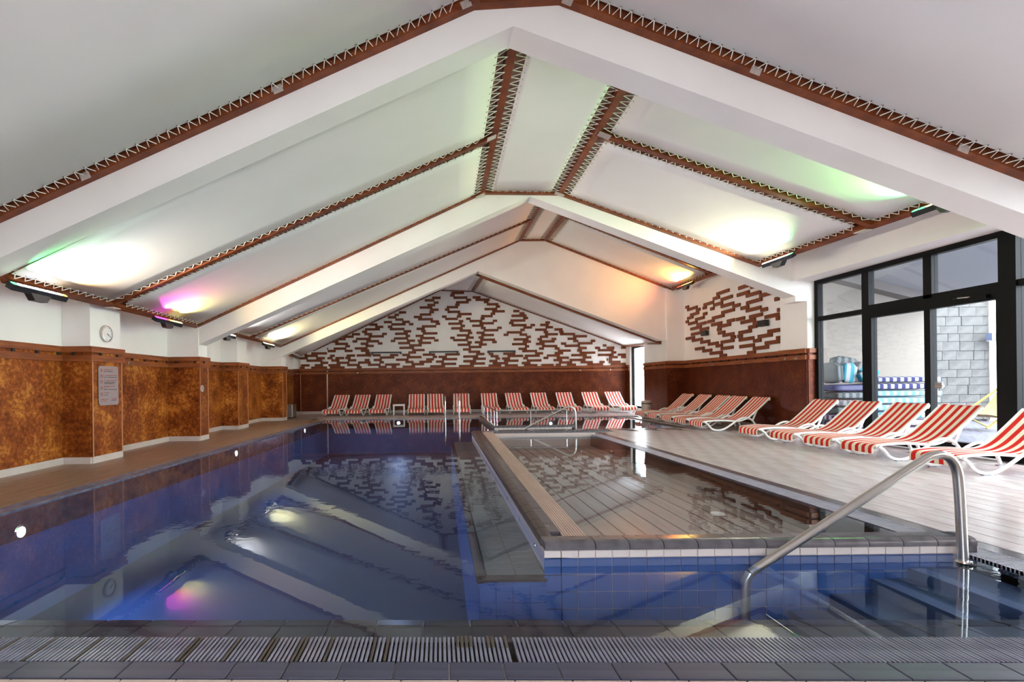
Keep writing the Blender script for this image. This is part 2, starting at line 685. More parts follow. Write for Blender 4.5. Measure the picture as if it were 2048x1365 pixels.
# near deck: beige tiles, slate-blue tile row
row = bevel_box('blue_tile', 0.226, 0.122, 0.02, 0.003, M['blue_tile'])
row2 = bevel_box('beige_tile', 0.226, 0.226, 0.02, 0.003, M['beige_tile'])
fd = MB()
fd.hexa([(-5, -1, -.2), (5, -1, -.2), (5, yf(5) - .22, -.2), (-5, yf(-5) - .22, -.2), (-5, -1, -.009), (5, -1, -.009), (5, yf(5) - .22, -.009), (-5, yf(-5) - .22, -.009)])
near_floor = fd.build('floor_near', M['grout'], kind='structure')
ang = -math.atan(0.024)
for k in range(-15, 16):
    xx = -0.06 + k * 0.23
    inst(row, 'blue_tile', near_floor, (xx, yf(xx) - .22 - .064, -.008), rot=(0, 0, ang))
    xx2 = xx + .03
    inst(row2, 'beige_tile', near_floor, (xx2, yf(xx2) - .22 - .131 - .116, -.008), rot=(0, 0, ang))
    inst(row2, 'beige_tile', near_floor, (xx2, yf(xx2) - .22 - .131 - .348, -.008), rot=(0, 0, ang))

# ------------------------------------------------------------------ main pool basin
pb = MB()
ZP = -1.15
pb.quad((-4.6, 2.2, ZP), (3.7, 2.2, ZP), (3.7, 17.1, ZP), (-4.6, 17.1, ZP))
basin = pb.build('pool_basin', M['pool_floor'], kind='structure')
lw = MB()
lw.hexa([(xl(2) - .2, 2, ZP), (xl(2), 2, ZP), (xl(17), 17, ZP), (xl(17) - .2, 17, ZP), (xl(2) - .2, 2, -.05), (xl(2), 2, -.05), (xl(17), 17, -.05), (xl(17) - .2, 17, -.05)])
lw.build('pool_wall', M['pool_wall'], basin)
bwp = MB()
bwp.box((xl(17) - .2, 17.0, ZP), (XS0, 17.2, -.05))
bwp.build('pool_wall', M['pool_wall'], basin)
rw = MB()
rw.box((XR, 2.0, ZP), (XRO, YK0, -.05))
rw.box((XR, YK1, ZP), (XRO, YS0, -.05))
rw.build('pool_wall', M['pool_wall'], basin)
fw = MB()
fw.hexa([(-4.6, yf(-4.6) + .1, ZP), (3.7, yf(3.7) + .1, ZP), (3.7, yf(3.7) + .32, ZP), (-4.6, yf(-4.6) + .32, ZP),
         (-4.6, yf(-4.6) - .0, -.045), (3.7, yf(3.7) - .0, -.045), (3.7, yf(3.7) + .31, -.075), (-4.6, yf(-4.6) + .31, -.075)])
fw.build('pool_wall', M['grout'], basin)
dt = bevel_box('dark_tile', 0.24, 0.185, 0.018, 0.003, M['dark_tile'])
dt2 = bevel_box('dark_edge_tile', 0.24, 0.115, 0.018, 0.008, M['dark_tile'])
for k in range(-18, 15):
    xx = 0.06 + k * 0.245
    inst(dt, 'dark_tile', basin, (xx, yf(xx) + .095, -.048), rot=(-.08, 0, ang))
    inst(dt2, 'dark_edge_tile', basin, (xx, yf(xx) + .25, -.064), rot=(-.2, 0, ang))
# left and back rim under the grates
rim = MB()
for (a, b) in ((xl, -.0),):
    rim.hexa([(xl(2) - .26, 2, -.3), (xl(2) + .02, 2, -.3), (xl(17) + .02, 17, -.3), (xl(17) - .26, 17.0, -.3),
              (xl(2) - .26, 2, -.02), (xl(2) + .0, 2, -.03), (xl(17) + .0, 17, -.03), (xl(17) - .26, 17.0, -.02)])
rim.box((xl(17) - .3, 17.0, -.3), (XS1 + .3, 17.34, -.02))
rim.box((XR, 2.0, -.3), (XRO, YS0, -.03))
rim.build('pool_rim', M['coping'], basin)

# underwater ledge along the kid pool, with its pale sides
XL0 = 0.30
zl = -0.14
lg = MB()
lg.hexa([(XL0, YK0, ZP), (kx(YK0), YK0, ZP), (kx(YK1), YK1, ZP), (XL0 + .12, YK1, ZP), (XL0, YK0, zl - .03), (kx(YK0), YK0, zl - .03), (kx(YK1), YK1, zl - .03), (XL0 + .12, YK1, zl - .03)])
ledge = lg.build('pool_ledge', M['pool_wall'], kind='structure')
tl = MB()
lt_m = bevel_box('ledge_tile', 0.19, 0.115, 0.03, 0.004, M['ledge'])
y = YK0 + .11
k = 0
while y < YK1 - .1:
    x0 = XL0 + .06 + (y - YK0) * .0147
    w = kx(y) - x0 - .0
    for j in range(2):
        inst(lt_m, 'ledge_tile', ledge, (x0 + w * (j + .5) / 2, y, zl - .017), scale=((w / 2 - .005) / .19, 1, 1))
    y += .119
    k += 1
ed = MB()
prof = [(XL0 - .012, YK0, zl - .04), (XL0 - .012, YK0, zl - .015), (XL0 + .01, YK0, zl), (XL0 + .05, YK0, zl), (XL0 + .05, YK0, zl - .04)]
ed.prism(prof, (.12, YK1 - YK0, 0))
ed.prism([(XL0 - .012, YK0 - .012, zl - .028), (XL0 - .012, YK0 - .012, zl - .01), (XL0 - .012, YK0 + .008, zl), (XL0 - .012, YK0 + .045, zl), (XL0 - .012, YK0 + .045, zl - .028)], (kx(YK0) - XL0 + .01, 0, 0))
ed.build('ledge_nosing', M['coping_brown'], ledge, smooth=True)
# underwater wall tiles on the front (kid pool + ledge) - each a piece
kb = MB()
kb.hexa([(kx(YK0), YK0 + .0, ZP), (XR + .1, YK0 - .0, ZP), (XR + .1, YK0 + .16, ZP), (kx(YK0), YK0 + .16, ZP),
         (kx(YK0), YK0, .045), (XR + .1, YK0, .045), (XR + .1, YK0 + .16, .045), (kx(YK0), YK0 + .16, .045)])
kb.hexa([(kx(YK0), YK0, ZP), (kx(YK0) + .15, YK0, ZP), (kx(YK1) + .18, YK1, ZP), (kx(YK1), YK1, ZP),
         (kx(YK0), YK0, .03), (kx(YK0) + .15, YK0, .03), (kx(YK1) + .18, YK1, .03), (kx(YK1), YK1, .03)])
kb.box((kx(YK1), YK1 - .2, ZP), (XR + .1, YK1, .045))
kid = kb.build('wading_pool', M['grout'], kind='structure')
wt = bevel_box('wall_tile', 0.1125, 0.012, 0.112, 0.0025, M['pool_wall'])
pt = bevel_box('pale_tile', 0.1125, 0.014, 0.05, 0.003, M['pale_tile'])
nx = 24
for i in range(nx):
    xx = kx(YK0) + .035 + i * .1172
    inst(pt, 'pale_tile', kid, (xx, YK0 - .003, .018))
    for j in range(4):
        inst(wt, 'wall_tile', kid, (xx, YK0 - .002, -.068 - j * .117))
for i in range(4):
    for j in range(3):
        inst(wt, 'wall_tile', kid, (XL0 + .06 + i * .1172, YK0 - .002, -.255 - j * .117))
# glazed bullnose coping, front and back
cop_prof = [(0, .0, .046), (0, .002, .07), (0, .012, .088), (0, .035, .098), (0, .07, .1), (0, .15, .1), (0, .15, .046)]
cm = MB()
cm.prism([(0, b - .016, c) for (a, b, c) in cop_prof], (.229, 0, 0))
cop = cm.mesh('coping_tile', M['coping'], True)
for i in range(12):
    inst(cop, 'coping_tile', kid, (kx(YK0) + .1 + i * .2345 - .002, YK0, 0))
    inst(cop, 'coping_tile', kid, (kx(YK1) + .02 + i * .2345 + .25, YK1 - .2 + .0, 0))
# rounded end stone at the right of the front coping
es = MB()
es.prism([(XR - .0, YK0 + b - .016, c) for (a, b, c) in cop_prof], (.12, 0, 0))
es.box((XR - .01, YK0 - .012, -.1), (XR + .12, YK0 + .13, .047))
es.build('coping_end', M['coping'], kid, smooth=True)
cc = MB()
cc.prism([(kx(YK0) - .016, YK0 + b - .016, c) for (a, b, c) in cop_prof], (.114, 0, 0))
cc.build('coping_corner', M['coping'], kid, smooth=True)
# left curb: bullnose tiles, then the pink-brown overflow grate
lm = MB()
lm.prism([(b - .016, 0, c) for (a, b, c) in cop_prof[:-2]] + [(.062, 0, .1), (.062, 0, .03), (-.016, 0, .03)], (0.00362, .227, 0))
tm_ = MB()
tm_.prism([(.066, 0, .03), (.066, 0, .099), (.15, 0, .099), (.15, 0, .03)], (0.00362, .227, 0))
ltop = tm_.mesh('curb_top_tile', M['coping'])
lcop = lm.mesh('curb_tile', M['coping_brown'], True)
y = YK0 + .13
while y < YK1 - .25:
    s = 1 + (y - YK0) * .03
    inst(lcop, 'curb_tile', kid, (kx(y), y, 0), scale=(s, 1, 1))
    inst(ltop, 'curb_top_tile', kid, (kx(y), y + .11, random.uniform(-.001, .001)), scale=(s, 1, 1))
    y += .2345
for i in range(9):
    b_ = MB()
    g0 = .93 + i * .0195
    g1 = 1.12 + i * .0275
    ya, yb = YK0 + .135, YK1 - .21
    b_.hexa([(g0, ya, .05), (g0 + .014, ya, .05), (g1 + .02, yb, .05), (g1, yb, .05), (g0, ya, .085), (g0 + .014, ya, .085), (g1 + .02, yb, .085), (g1, yb, .085)])
    b_.build('overflow_slat', M['grate_red'], kid)
gb = MB()
gb.hexa([(.9, YK0 + .13, -.4), (1.11, YK0 + .13, -.4), (1.38, YK1 - .2, -.4), (1.06, YK1 - .2, -.4), (.9, YK0 + .13, .05), (1.11, YK0 + .13, .05), (1.38, YK1 - .2, .05), (1.06, YK1 - .2, .05)])
gb.build('grate_bed', M['grate_red'], kid)
# floor planks of the wading pool
zk = -.26
kf = MB()
kf.box((.9, YK0 + .1, ZP), (XR, YK1 - .1, zk - .012))
kf.build('plank_bed', M['plank_gap'], kid)
for i in range(14):
    b_ = MB()
    x0 = 1.0 + i * .205
    b_.box((x0, YK0 + .14, zk - .012), (min(x0 + .187, XR - .005), YK1 - .2, zk))
    b_.build('plank', M['plank'], kid)
sw = MB()
sw.box((XR - .012, YK0 + .14, zk), (XR + .2, YK1 - .2, -.03))
sw.build('side_wall', M['dark_tile'], kid)
fwk = MB()
fwk.box((.9, YK0 + .13, zk), (XR, YK0 + .15, .02))
fwk.build('front_wall', M['pale_tile'], kid)
for i, yy in enumerate((3.9, 4.65, 5.5, 6.6, 7.9)):
    n_ = MB()
    n_.lathe([(.012, 0), (.02, .002), (.022, .01)], (kx(yy) - .004, yy, -.07), 12, 'X')
    n_.build('jet_nozzle', M['chrome'], kid)
kl = MB()
c_ = G(1435, 1027, -.25)
kl.lathe([(.075, 0), (.07, .012), (.0, .014)], (c_.x, c_.y, zk), 20)
kl.build('pool_light', M['white_plastic'], kid)
# spa basin
sb = MB()
sb.box((XS0, YS0, ZP), (XS0 + .2, YS1, .045))
sb.box((XS0, YS0, ZP), (XR + .05, YS0 + .16, .045))
sb.quad((XS0, YS0, -.7), (XS1, YS0, -.7), (XS1, YS1, -.7), (XS0, YS1, -.7))
sb.box((XR, YS0 - .05, ZP), (XS1 + .2, YS0, -.015))
sb.box((XS1, YS0, ZP), (XS1 + .2, YS1 + .2, -.015))
spa = sb.build('spa_basin', M['dark_tile'], kind='structure')
for i in range(9):
    inst(cop, 'coping_tile', spa, (XS0 + i * .2345 - .0, YS0, 0))
for i in range(17):
    inst(pt, 'pale_tile', spa, (XS0 + .06 + i * .1172, YS0 - .003, .018))
lc2 = MB()
lc2.prism([(b - .016, 0, c) for (a, b, c) in cop_prof], (0, .231, 0))
lcop2 = lc2.mesh('curb_tile', M['coping_brown'], True)
for i in range(17):
    inst(lcop2, 'curb_tile', spa, (XS0 + .0, YS0 + .02 + i * .2345, 0))
# entry steps under the near handrail
st = MB()
for (x0, z0, x1) in ((3.24, -.10, 3.6), (2.98, -.17, 3.24), (2.7, -.27, 2.98), (2.42, -.38, 2.7), (2.06, -.50, 2.42)):
    st.box((x0, 2.66, ZP), (x1, YK0 - .02, z0))
steps = st.build('pool_steps', M['step'], kind='structure')
for (x0, z0) in ((3.24, -.10), (2.98, -.17), (2.42, -.40), (2.02, -.52)):
    n_ = MB()
    for k in range(5):
        n_.box((x0 + .005 + k * .019, 2.67, z0 - .01), (x0 + .019 + k * .019, YK0 - .03, z0 + .004))
    n_.build('step_nosing', M['nosing'], steps)

# water
wm = MB()
zw = -.012
wm.add([(xl(2.3), yf(-4.3) - .0, zw), (XR, yf(XR), zw), (XR, YK0, zw), (kx(YK0), YK0, zw), (kx(YK1), YK1, zw), (XR, YK1, zw), (XR, YS0, zw), (XS0, YS0, zw), (XS0, YS1, zw), (xl(YS1), YS1, zw)],
       [(0, 1, 2, 3), (0, 3, 4, 9), (4, 5, 6, 7), (4, 7, 8, 9)])
water = wm.build('water', M['water'], kind='structure')
wk = MB()
wk.quad((1.08, YK0 + .13, -.004), (XR, YK0 + .13, -.004), (XR, YK1 - .2, -.004), (1.33, YK1 - .2, -.004))
wk.build('water_wading', M['water_shallow'], kind='structure')
wsp = MB()
wsp.quad((XS0 + .15, YS0 + .0, -.006), (XS1, YS0 + .0, -.006), (XS1 + .1, YS1, -.006), (XS0 + .15, YS1, -.006))
wsp.build('water_spa', M['water_shallow'], kind='structure')

# overflow grates
gr = thing('overflow_grate', (0, 2.2, -.01), 'grey-blue slotted overflow grate along the near pool edge, some bars browned', 'grate')
bed = MB()
bed.hexa([(-4.6, yf(-4.6) - .215, -.09), (4, yf(4) - .215, -.09), (4, yf(4), -.09), (-4.6, yf(-4.6), -.09), (-4.6, yf(-4.6) - .215, -.04), (4, yf(4) - .215, -.04), (4, yf(4) - .005, -.04), (-4.6, yf(-4.6) - .005, -.04)])
bed.build('channel', M['hole'], gr)
bar_me = bevel_box('grate_bar', 0.0128, 0.208, 0.022, 0.0025, M['grate'])
bar_br = bevel_box('grate_bar_brown', 0.0128, 0.208, 0.022, 0.0025, M['grate_brown'])
nb = 0
brown = {-104, -99, -90, -79, -68, -56, -55, -46, -38, -37, -31, -30, -24, -14, -11}
brown_half = {5, 6, 7, 8, 12, 13, 16}
for k in range(-148, 150):
    xx = -.0 + k * .0203
    if -2.75 < xx < 3.62:
        if k in (17,):
            continue
        m_ = bar_br if k in brown else bar_me
        inst(m_, 'grate_bar', gr, (xx, yf(xx) - .108 - 2.2, -.002 + random.uniform(-.001, .001)), rot=(0, 0, ang + .01))
        if k in brown_half:
            inst(bar_br, 'stained_end', gr, (xx, yf(xx) - .05 - 2.2, .0005), rot=(0, 0, ang + .01), scale=(1.03, .5, 1))


def side_grate(label, p, q, w, m, sp=.024, seg=None):
    # bars across a strip running p -> q, w to the left of the direction
    p = Vector(p)
    q = Vector(q)
    d = (q - p)
    L = d.length
    d.normalize()
    n = Vector((-d.y, d.x, 0))
    t = thing('side_grate', p, label, 'grate')
    b = MB()
    k = 0
    while k * sp < L:
        a = p + d * (k * sp)
        b.hexa([a + V(0, 0, -.03), a + d * (sp * .62) + V(0, 0, -.03), a + d * (sp * .62) + n * w + V(0, 0, -.03), a + n * w + V(0, 0, -.03),
                a, a + d * (sp * .62), a + d * (sp * .62) + n * w, a + n * w])
        k += 1
    b.build('grate_bars', m, t, kind='stuff')
    e = MB()
    for o_ in (0.0, w - .014):
        a = p + n * o_
        c = q + n * o_
        e.hexa([a + V(0, 0, -.028), a + n * .014 + V(0, 0, -.028), c + n * .014 + V(0, 0, -.028), c + V(0, 0, -.028), a + V(0, 0, .002), a + n * .014 + V(0, 0, .002), c + n * .014 + V(0, 0, .002), c + V(0, 0, .002)])
    e.build('edge_strip', m, t)
    return t


side_grate('grey overflow grate along the left edge of the big pool', (xl(2.2), 2.2, .0), (xl(16.6), 16.6, .0), .215, M['grate'])
side_grate('pale blue-grey overflow grate between wading pool and right deck', (XRO - .005, 2.3, .0), (XRO - .005, YS0 - .0, .0), .225, M['grate_side'])
side_grate('dark overflow grate across the far end of the big pool', (XS1, 17.02, .0), (xl(17), 17.02, .0), -.2, M['grate'])

# ------------------------------------------------------------------ walls
wl = MB()
wl.box((-6.3, -3, -.1), (-5.85, YB + .3, 3.7))
wall_left = wl.build('wall_left', M['plaster'], kind='structure')
wb = MB()
wb.box((-6.3, YB, -.1), (8.6, YB + .3, 5.6))
wall_back = wb.build('wall_back', M['plaster'], kind='structure')
wbj = MB()
wbj.box((onY(602, 700, YB).x, YB - .14, 0), (onY(655, 700, YB).x, YB, 2.62))
wbj.build('wall_pier', M['plaster'], wall_back)
# right side, from far to near: far window wall, jog, alcove wall, column
XA0, XA1 = 8.34, 8.06


def xalc(y):
    return XA0 + (XA1 - XA0) * (16.45 - y) / (16.45 - 11.4)


wr = MB()
wr.box((8.13, 18.3, -.1), (8.5, 18.62, 5.6))
wr.box((8.13, 20.55, -.1), (8.5, YB + .1, 5.6))
wr.box((8.13, 18.62, 2.62), (8.5, 20.55, 5.6))
wr.box((8.13, 18.62, -.1), (8.5, 20.55, .13))
wr.box((7.76, 16.5, -.1), (8.42, 18.3, 5.6))
wr.hexa([(XA1, 11.3, -.1), (8.42, 11.3, -.1), (8.42, 16.5, -.1), (XA0, 16.5, -.1), (XA1, 11.3, 5.6), (8.42, 11.3, 5.6), (8.42, 16.5, 5.6), (XA0, 16.5, 5.6)])
wall_right = wr.build('wall_right', M['plaster'], kind='structure')
# unseen wall behind the viewer, its opening sized for the light it admits
wfr = MB()
xx = [-6.3, -1.6, .8, 8.5]
for i in range(0, 4, 2):
    wfr.box((xx[i], -3.3, -.1), (xx[i + 1], -3.0, 6.5))
for i in range(1, 3, 2):
    wfr.box((xx[i], -3.3, 3.1), (xx[i + 1], -3.0, 6.5))
    wfr.box((xx[i], -3.3, -.1), (xx[i + 1], -3.0, .15))
wfr.box((8.15, -3.3, -.1), (8.5, 1.5, 6.5))
wfr.build('wall_front', M['plaster'], kind='structure')
co = MB()
co.box((7.96, 10.6, -.05), (8.2, 11.42, 5.0))
column_right = co.build('column', M['plaster'], kind='structure')
hd = MB()
hd.box((7.64, 1.0, 3.28), (8.35, 10.75, 5.4))
header = hd.build('wall_right_header', M['plaster'], kind='structure')
sf = MB()
sf.box((6.9, 1.0, 3.80), (7.7, 11.0, 3.9))
sf.box((-5.9, 1.0, 2.72), (-5.1, YB, 2.82))
sf.box((7.9, 11.2, 4.42), (8.6, 17.0, 4.52))
sf.box((-5.9, -3.0, 3.0), (-5.1, 6.0, 3.2))
sf.build('ceiling_strip', M['plaster'], kind='structure')

# pilasters of the left wall (front X, y0, y1)
PIL = [(-5.40, 7.90, 8.66), (-5.16, 11.04, 11.46), (-5.39, 13.82, 14.55), (-5.13, 17.05, 17.52)]
pil_objs = []
for (x, a, b) in PIL:
    p_ = MB()
    p_.box((-5.86, a, -.05), (x, b, 3.6))
    pil_objs.append(p_.build('pilaster', M['plaster'], kind='structure'))


def dado(owner, rail, p, q, ztop=DADO, beads=(0, 0), thick=.02, m='dado'):
    """bronze panel, two rail planks with spacer blocks, skirting along p->q (room on the right-hand side)"""
    p = Vector((p[0], p[1], 0))
    q = Vector((q[0], q[1], 0))
    d = (q - p)
    L = d.length
    d.normalize()
    n = Vector((d.y, -d.x, 0))

    def slab(z0, z1, t0, t1, ea=0.0, eb=0.0):
        a = p - d * ea
        c = q + d * eb
        return [a + n * t0 + V(0, 0, z0), c + n * t0 + V(0, 0, z0), c + n * t1 + V(0, 0, z0), a + n * t1 + V(0, 0, z0),
                a + n * t0 + V(0, 0, z1), c + n * t0 + V(0, 0, z1), c + n * t1 + V(0, 0, z1), a + n * t1 + V(0, 0, z1)]
    MB().hexa(slab(.1, ztop - .225, 0, thick)).build('dado_panel', M[m], owner)
    e0 = .05 if beads[0] else 0
    e1 = .05 if beads[1] else 0
    MB().hexa(slab(ztop - .095, ztop, 0, .055, e0, e1)).build('rail_plank', M['wood_rail'], rail)
    MB().hexa(slab(ztop - .235, ztop - .14, 0, .05, e0, e1)).build('rail_plank', M['wood_rail'], rail)
    MB().hexa(slab(ztop - .14, ztop - .095, 0, .02)).build('rail_back', M[m], rail)
    bl = MB()
    k = .18
    while k < L - .05:
        a = p + d * k
        bl.hexa([a + n * 0.01 + V(0, 0, ztop - .14), a + d * .045 + n * 0.01 + V(0, 0, ztop - .14), a + d * .045 + n * .045 + V(0, 0, ztop - .14), a + n * .045 + V(0, 0, ztop - .14),
                 a + n * 0.01 + V(0, 0, ztop - .095), a + d * .045 + n * 0.01 + V(0, 0, ztop - .095), a + d * .045 + n * .045 + V(0, 0, ztop - .095), a + n * .045 + V(0, 0, ztop - .095)])
        k += .42
    if bl.v:
        bl.build('spacer_blocks', M['hole'], rail, kind='stuff')
    for i, flag in enumerate(beads):
        if flag:
            c = p if i == 0 else q
            s = d if i == 0 else -d
            MB().hexa([c + n * .018 - s * .0 + V(0, 0, .1), c + s * .02 + n * .018 + V(0, 0, .1), c + s * .02 + n * .03 + V(0, 0, .1), c + n * .03 + V(0, 0, .1),
                       c + n * .018 + V(0, 0, ztop - .235), c + s * .02 + n * .018 + V(0, 0, ztop - .235), c + s * .02 + n * .03 + V(0, 0, ztop - .235), c + n * .03 + V(0, 0, ztop - .235)]).build('corner_bead', M['bead'], owner)
    return slab(0, .105, 0, .028)


trim_l = struct_empty('trim_1')
trim_b = struct_empty('trim_2')
trim_r = struct_empty('trim_3')
base_l, base_b, base_r = MB(), MB(), MB()
ys = -2.5
for i, (x, a, b) in enumerate(PIL):
    base_l.hexa(dado(wall_left, trim_l, (-5.85, ys), (-5.85, a)))
    base_l.hexa(dado(pil_objs[i], trim_l, (-5.85, a), (x, a), beads=(0, 0)))
    base_l.hexa(dado(pil_objs[i], trim_l, (x, a), (x, b), beads=(1, 1)))
    ys = b
base_l.hexa(dado(wall_left, trim_l, (-5.85, ys), (-5.85, YB)))
DB = H + .0327 * YB
xj0, xj1 = onY(602, 700, YB).x, onY(655, 700, YB).x
base_b.hexa(dado(wall_back, trim_b, (-5.85, YB), (xj0, YB), DB, m='dado_shaded'))
base_b.hexa(dado(wall_back, trim_b, (xj0, YB - .14), (xj1, YB - .14), DB, beads=(1, 1), m='dado_shaded'))
base_b.hexa(dado(wall_back, trim_b, (xj1, YB), (8.13, YB), DB, m='dado_shaded'))
base_r.hexa(dado(wall_right, trim_r, (8.13, YB), (8.13, 20.6), DB, m='dado_shaded'))
base_r.hexa(dado(wall_right, trim_r, (7.76, 18.3), (7.76, 16.5), m='dado_shaded'))
base_r.hexa(dado(wall_right, trim_r, (7.76, 16.5), (XA0, 16.5), m='dado_shaded'))
base_r.hexa(dado(wall_right, trim_r, (xalc(16.5), 16.5), (xalc(11.4), 11.4), m='dado_shaded'))
base_r.hexa(dado(column_right, trim_r, (7.96, 11.42), (7.96, 10.6), m='dado_shaded'))
base_r.hexa(dado(column_right, trim_r, (7.96, 10.6), (8.2, 10.6), m='dado_shaded'))
base_l.build('baseboard_left', M['baseboard'], kind='structure')
base_b.build('baseboard_back', M['baseboard'], kind='structure')
base_r.build('baseboard_right', M['baseboard'], kind='structure')

# wall slats -----------------------------------------------------------------
C1 = {0: '92-160 260-500 530-755 940-1012', 1: '108-235 312-440 510-690 795-985', 2: '400-515 635-825 958-1150', 3: '192-425 552-675 805-930 1058-1130',
      4: '90-210 335-465 485-570 615-745 765-845', 5: '160-360 533-605 785-910 940-1160', 6: '120-195 262-497 1070-1140', 7: '500-620 755-875 1003-1125',
      8: '490-505 590-780 908-1100', 9: '765-835 1075-1195', 10: '612-805 998-1115', 11: '540-660 875-945 1085-1275', 12: '640-770 928-1152',
      13: '735-890', 14: '865-988 1055-1172', 15: '1020-1095'}
C2 = {0: '133-252 328-400 495-685 912-1138', 1: '-30-160 230-455 630-820', 2: '145-213 538-660 750-940 998-1122', 3: '58-180 395-585 850-970',
      4: '150-370 558-782 950-1018 1040-1165', 5: '42-160 305-430 490-610 800-988', 6: '580-700', 7: '638-830', 8: '447-670', 9: '595-785',
      10: '425-610 735-928 120-190', 11: '315-385 560-683 722-797 970-1040', 12: '365-580 760-985', 13: '540-607 692-815 -20-210',
      14: '380-575 800-1023 185-257', 15: '510-625 775-845', 16: '303-523 708-830 -75-152', 17: '272-340 785-1007 80-203',
      18: '325-540 590-660 995-1065 -8-115', 19: '212-333 488-605 920-1047', 20: '385-507 730-955', 21: '272-400 665-790', 22: '375-440 755-930',
      23: '440-550 900-968', 24: '915-1040', 25: '755-945', 26: '870-990', 27: '965-1040', 28: '830-975', 29: '945-1070'}
C3 = {0: '362-590 812-1003 1058-1255', 1: '95-320 533-757 875-1108', 2: '427-620 822-945 1045-1265', 3: '108-335 575-770 915-985 1015-1138',
      4: '427-655 843-962 1100-1331', 5: '155-375 625-748 815-885 1035-1215', 6: '508-683', 7: '423-545', 8: '510-705', 9: '342-535 665-785',
      10: '488-557 603-722 867-935', 11: '275-500 685-910', 12: '230-300 468-588 660-735', 13: '332-523 700-893 1040-1112', 14: '497-563 627-750 1087-1316',
      15: '372-545 735-958', 16: '245-418 697-768 943-1010', 17: '385-455 563-735', 18: '202-410 672-893', 19: '360-428 525-715 875-940', 20: '155-345 470-540 690-750',
      21: '105-175 330-398 700-872', 22: '345-555 842-912', 23: '190-382 865-1057', 24: '152-218 750-942', 25: '178-350 920-985', 26: '305-375 785-960',
      27: '318-510 740-810', 28: '472-548 612-830', 29: '280-490 570-690', 30: '230-298', 31: '248-440'}
C4 = {0: '290-490 550-735 770-845 940-1075', 1: '255-380 820-1015', 2: '330-552 735-865 980-1215', 3: '275-345 583-655 785-965', 4: '300-525 635-830 1005-1235',
      5: '455-575 755-880', 6: '260-485 800-995 1095-1165', 7: '203-330 515-587 755-825 1110-1237', 8: '300-365 560-790 905-1135', 9: '107-330 470-595 850-925 1105-1321',
      10: '270-392 520-750 1035-1108', 11: '130-355 490-560 705-772 950-1080', 12: '320-388 527-650 1030-1240', 13: '220-333 605-800 835-1058', 14: '585-650 820-885',
      15: '230-300 455-630 750-870', 16: '280-405 615-725', 17: '97-325 387-452 533-660', 18: '60-130 612-680', 19: '80-308', 20: '275-347', 21: '97-322', 22: '218-290', 23: '125-215'}
C5 = {0: '515-808 960-1235', 1: '390-612 745-838 918-1135', 2: '880-900 918-978', 3: '430-585 925-1080 1150-1235', 4: '715-1005 1085-1235', 5: '370-660 970-1055',
      6: '715-1005', 7: '660-750 880-1020 1150-1235', 8: '805-870', 10: '580-660'}
slats = []
for (C, ox, sc) in ((C1, 590, 7.583), (C2, 740, 7.583), (C3, 870, 7.583), (C4, 1010, 7.583), (C5, 1120, 9.413)):
    for k, s in C.items():
        for tok in s.split():
            neg = tok.startswith('-')
            a, b = (tok[1:] if neg else tok).split('-')
            a = -float(a) if neg else float(a)
            slats.append((k, ox + a / sc, ox + float(b) / sc))
slat_cache = {}


def slat_mesh(L, h):
    key = (round(L, 2), round(h, 3))
    if key not in slat_cache:
        slat_cache[key] = bevel_box('wooden_slat', key[0], .045, h, .004, M['slat'])
    return slat_cache[key]


for (k, a, b) in slats:
    zc = H + (34.6 + 4.72 * k) / 1000 * YB
    yc = 768 - (34.6 + 4.72 * k)
    pa = onY(a, yc, YB)
    pb_ = onY(b, yc, YB)
    jy = YB - .14 if (pa.x + pb_.x) / 2 < xj1 and zc < 2.6 else YB
    inst(slat_mesh(pb_.x - pa.x, .099), 'wooden_slat', wall_back, ((pa.x + pb_.x) / 2, jy - .022, zc), rot=(0, random.uniform(-.003, .003), 0))
RS = [(25, 470, 75, 460), (55, 508, 220, 470), (205, 520, 270, 500), (105, 600, 245, 565), (55, 660, 150, 635), (28, 720, 70, 712), (70, 755, 220, 722), (190, 680, 340, 640), (325, 590, 385, 570),
      (320, 485, 375, 470), (335, 425, 500, 385), (495, 325, 600, 295), (555, 240, 765, 180), (630, 335, 820, 285), (450, 500, 510, 485), (500, 430, 655, 395), (630, 455, 845, 400), (830, 455, 955, 425),
      (640, 560, 855, 510), (480, 655, 680, 610), (400, 720, 510, 695), (465, 770, 640, 735), (215, 765, 370, 735), (110, 845, 290, 800), (270, 850, 415, 830), (120, 935, 290, 900), (30, 1010, 175, 980),
      (135, 1040, 310, 1010), (280, 1070, 435, 1045), (410, 1105, 580, 1075), (545, 1135, 650, 1115), (190, 1185, 340, 1160), (315, 1220, 470, 1195), (440, 1260, 650, 1235), (610, 1300, 720, 1285),
      (630, 1175, 835, 1150), (630, 1070, 850, 1030), (800, 985, 875, 975), (660, 950, 850, 920), (580, 915, 695, 890), (565, 855, 630, 840), (575, 800, 790, 765), (735, 710, 860, 680), (895, 680, 1030, 650),
      (970, 725, 1215, 690), (1115, 635, 1335, 590), (1060, 530, 1310, 470), (970, 490, 1100, 460), (1065, 395, 1325, 335), (1310, 520, 1420, 495), (1180, 750, 1265, 725), (1100, 820, 1240, 785),
      (935, 905, 1145, 870), (915, 970, 990, 955), (940, 1030, 1185, 990), (950, 1145, 1195, 1110), (1185, 1050, 1310, 1025), (1265, 980, 1500, 930), (1430, 890, 1625, 850), (1385, 1085, 1625, 1050),
      (1180, 1180, 1440, 1140), (1080, 1250, 1215, 1235), (1380, 640, 1620, 590), (1575, 665, 1625, 650), (1595, 520, 1625, 510), (1550, 335, 1625, 315), (930, 140, 1135, 85), (905, 265, 1110, 205),
      (1060, 275, 1310, 205), (1290, 270, 1530, 220), (1135, 120, 1260, 100), (1580, 1000, 1625, 985)]
tA = (XA0 - XA1) / (16.45 - 11.4)


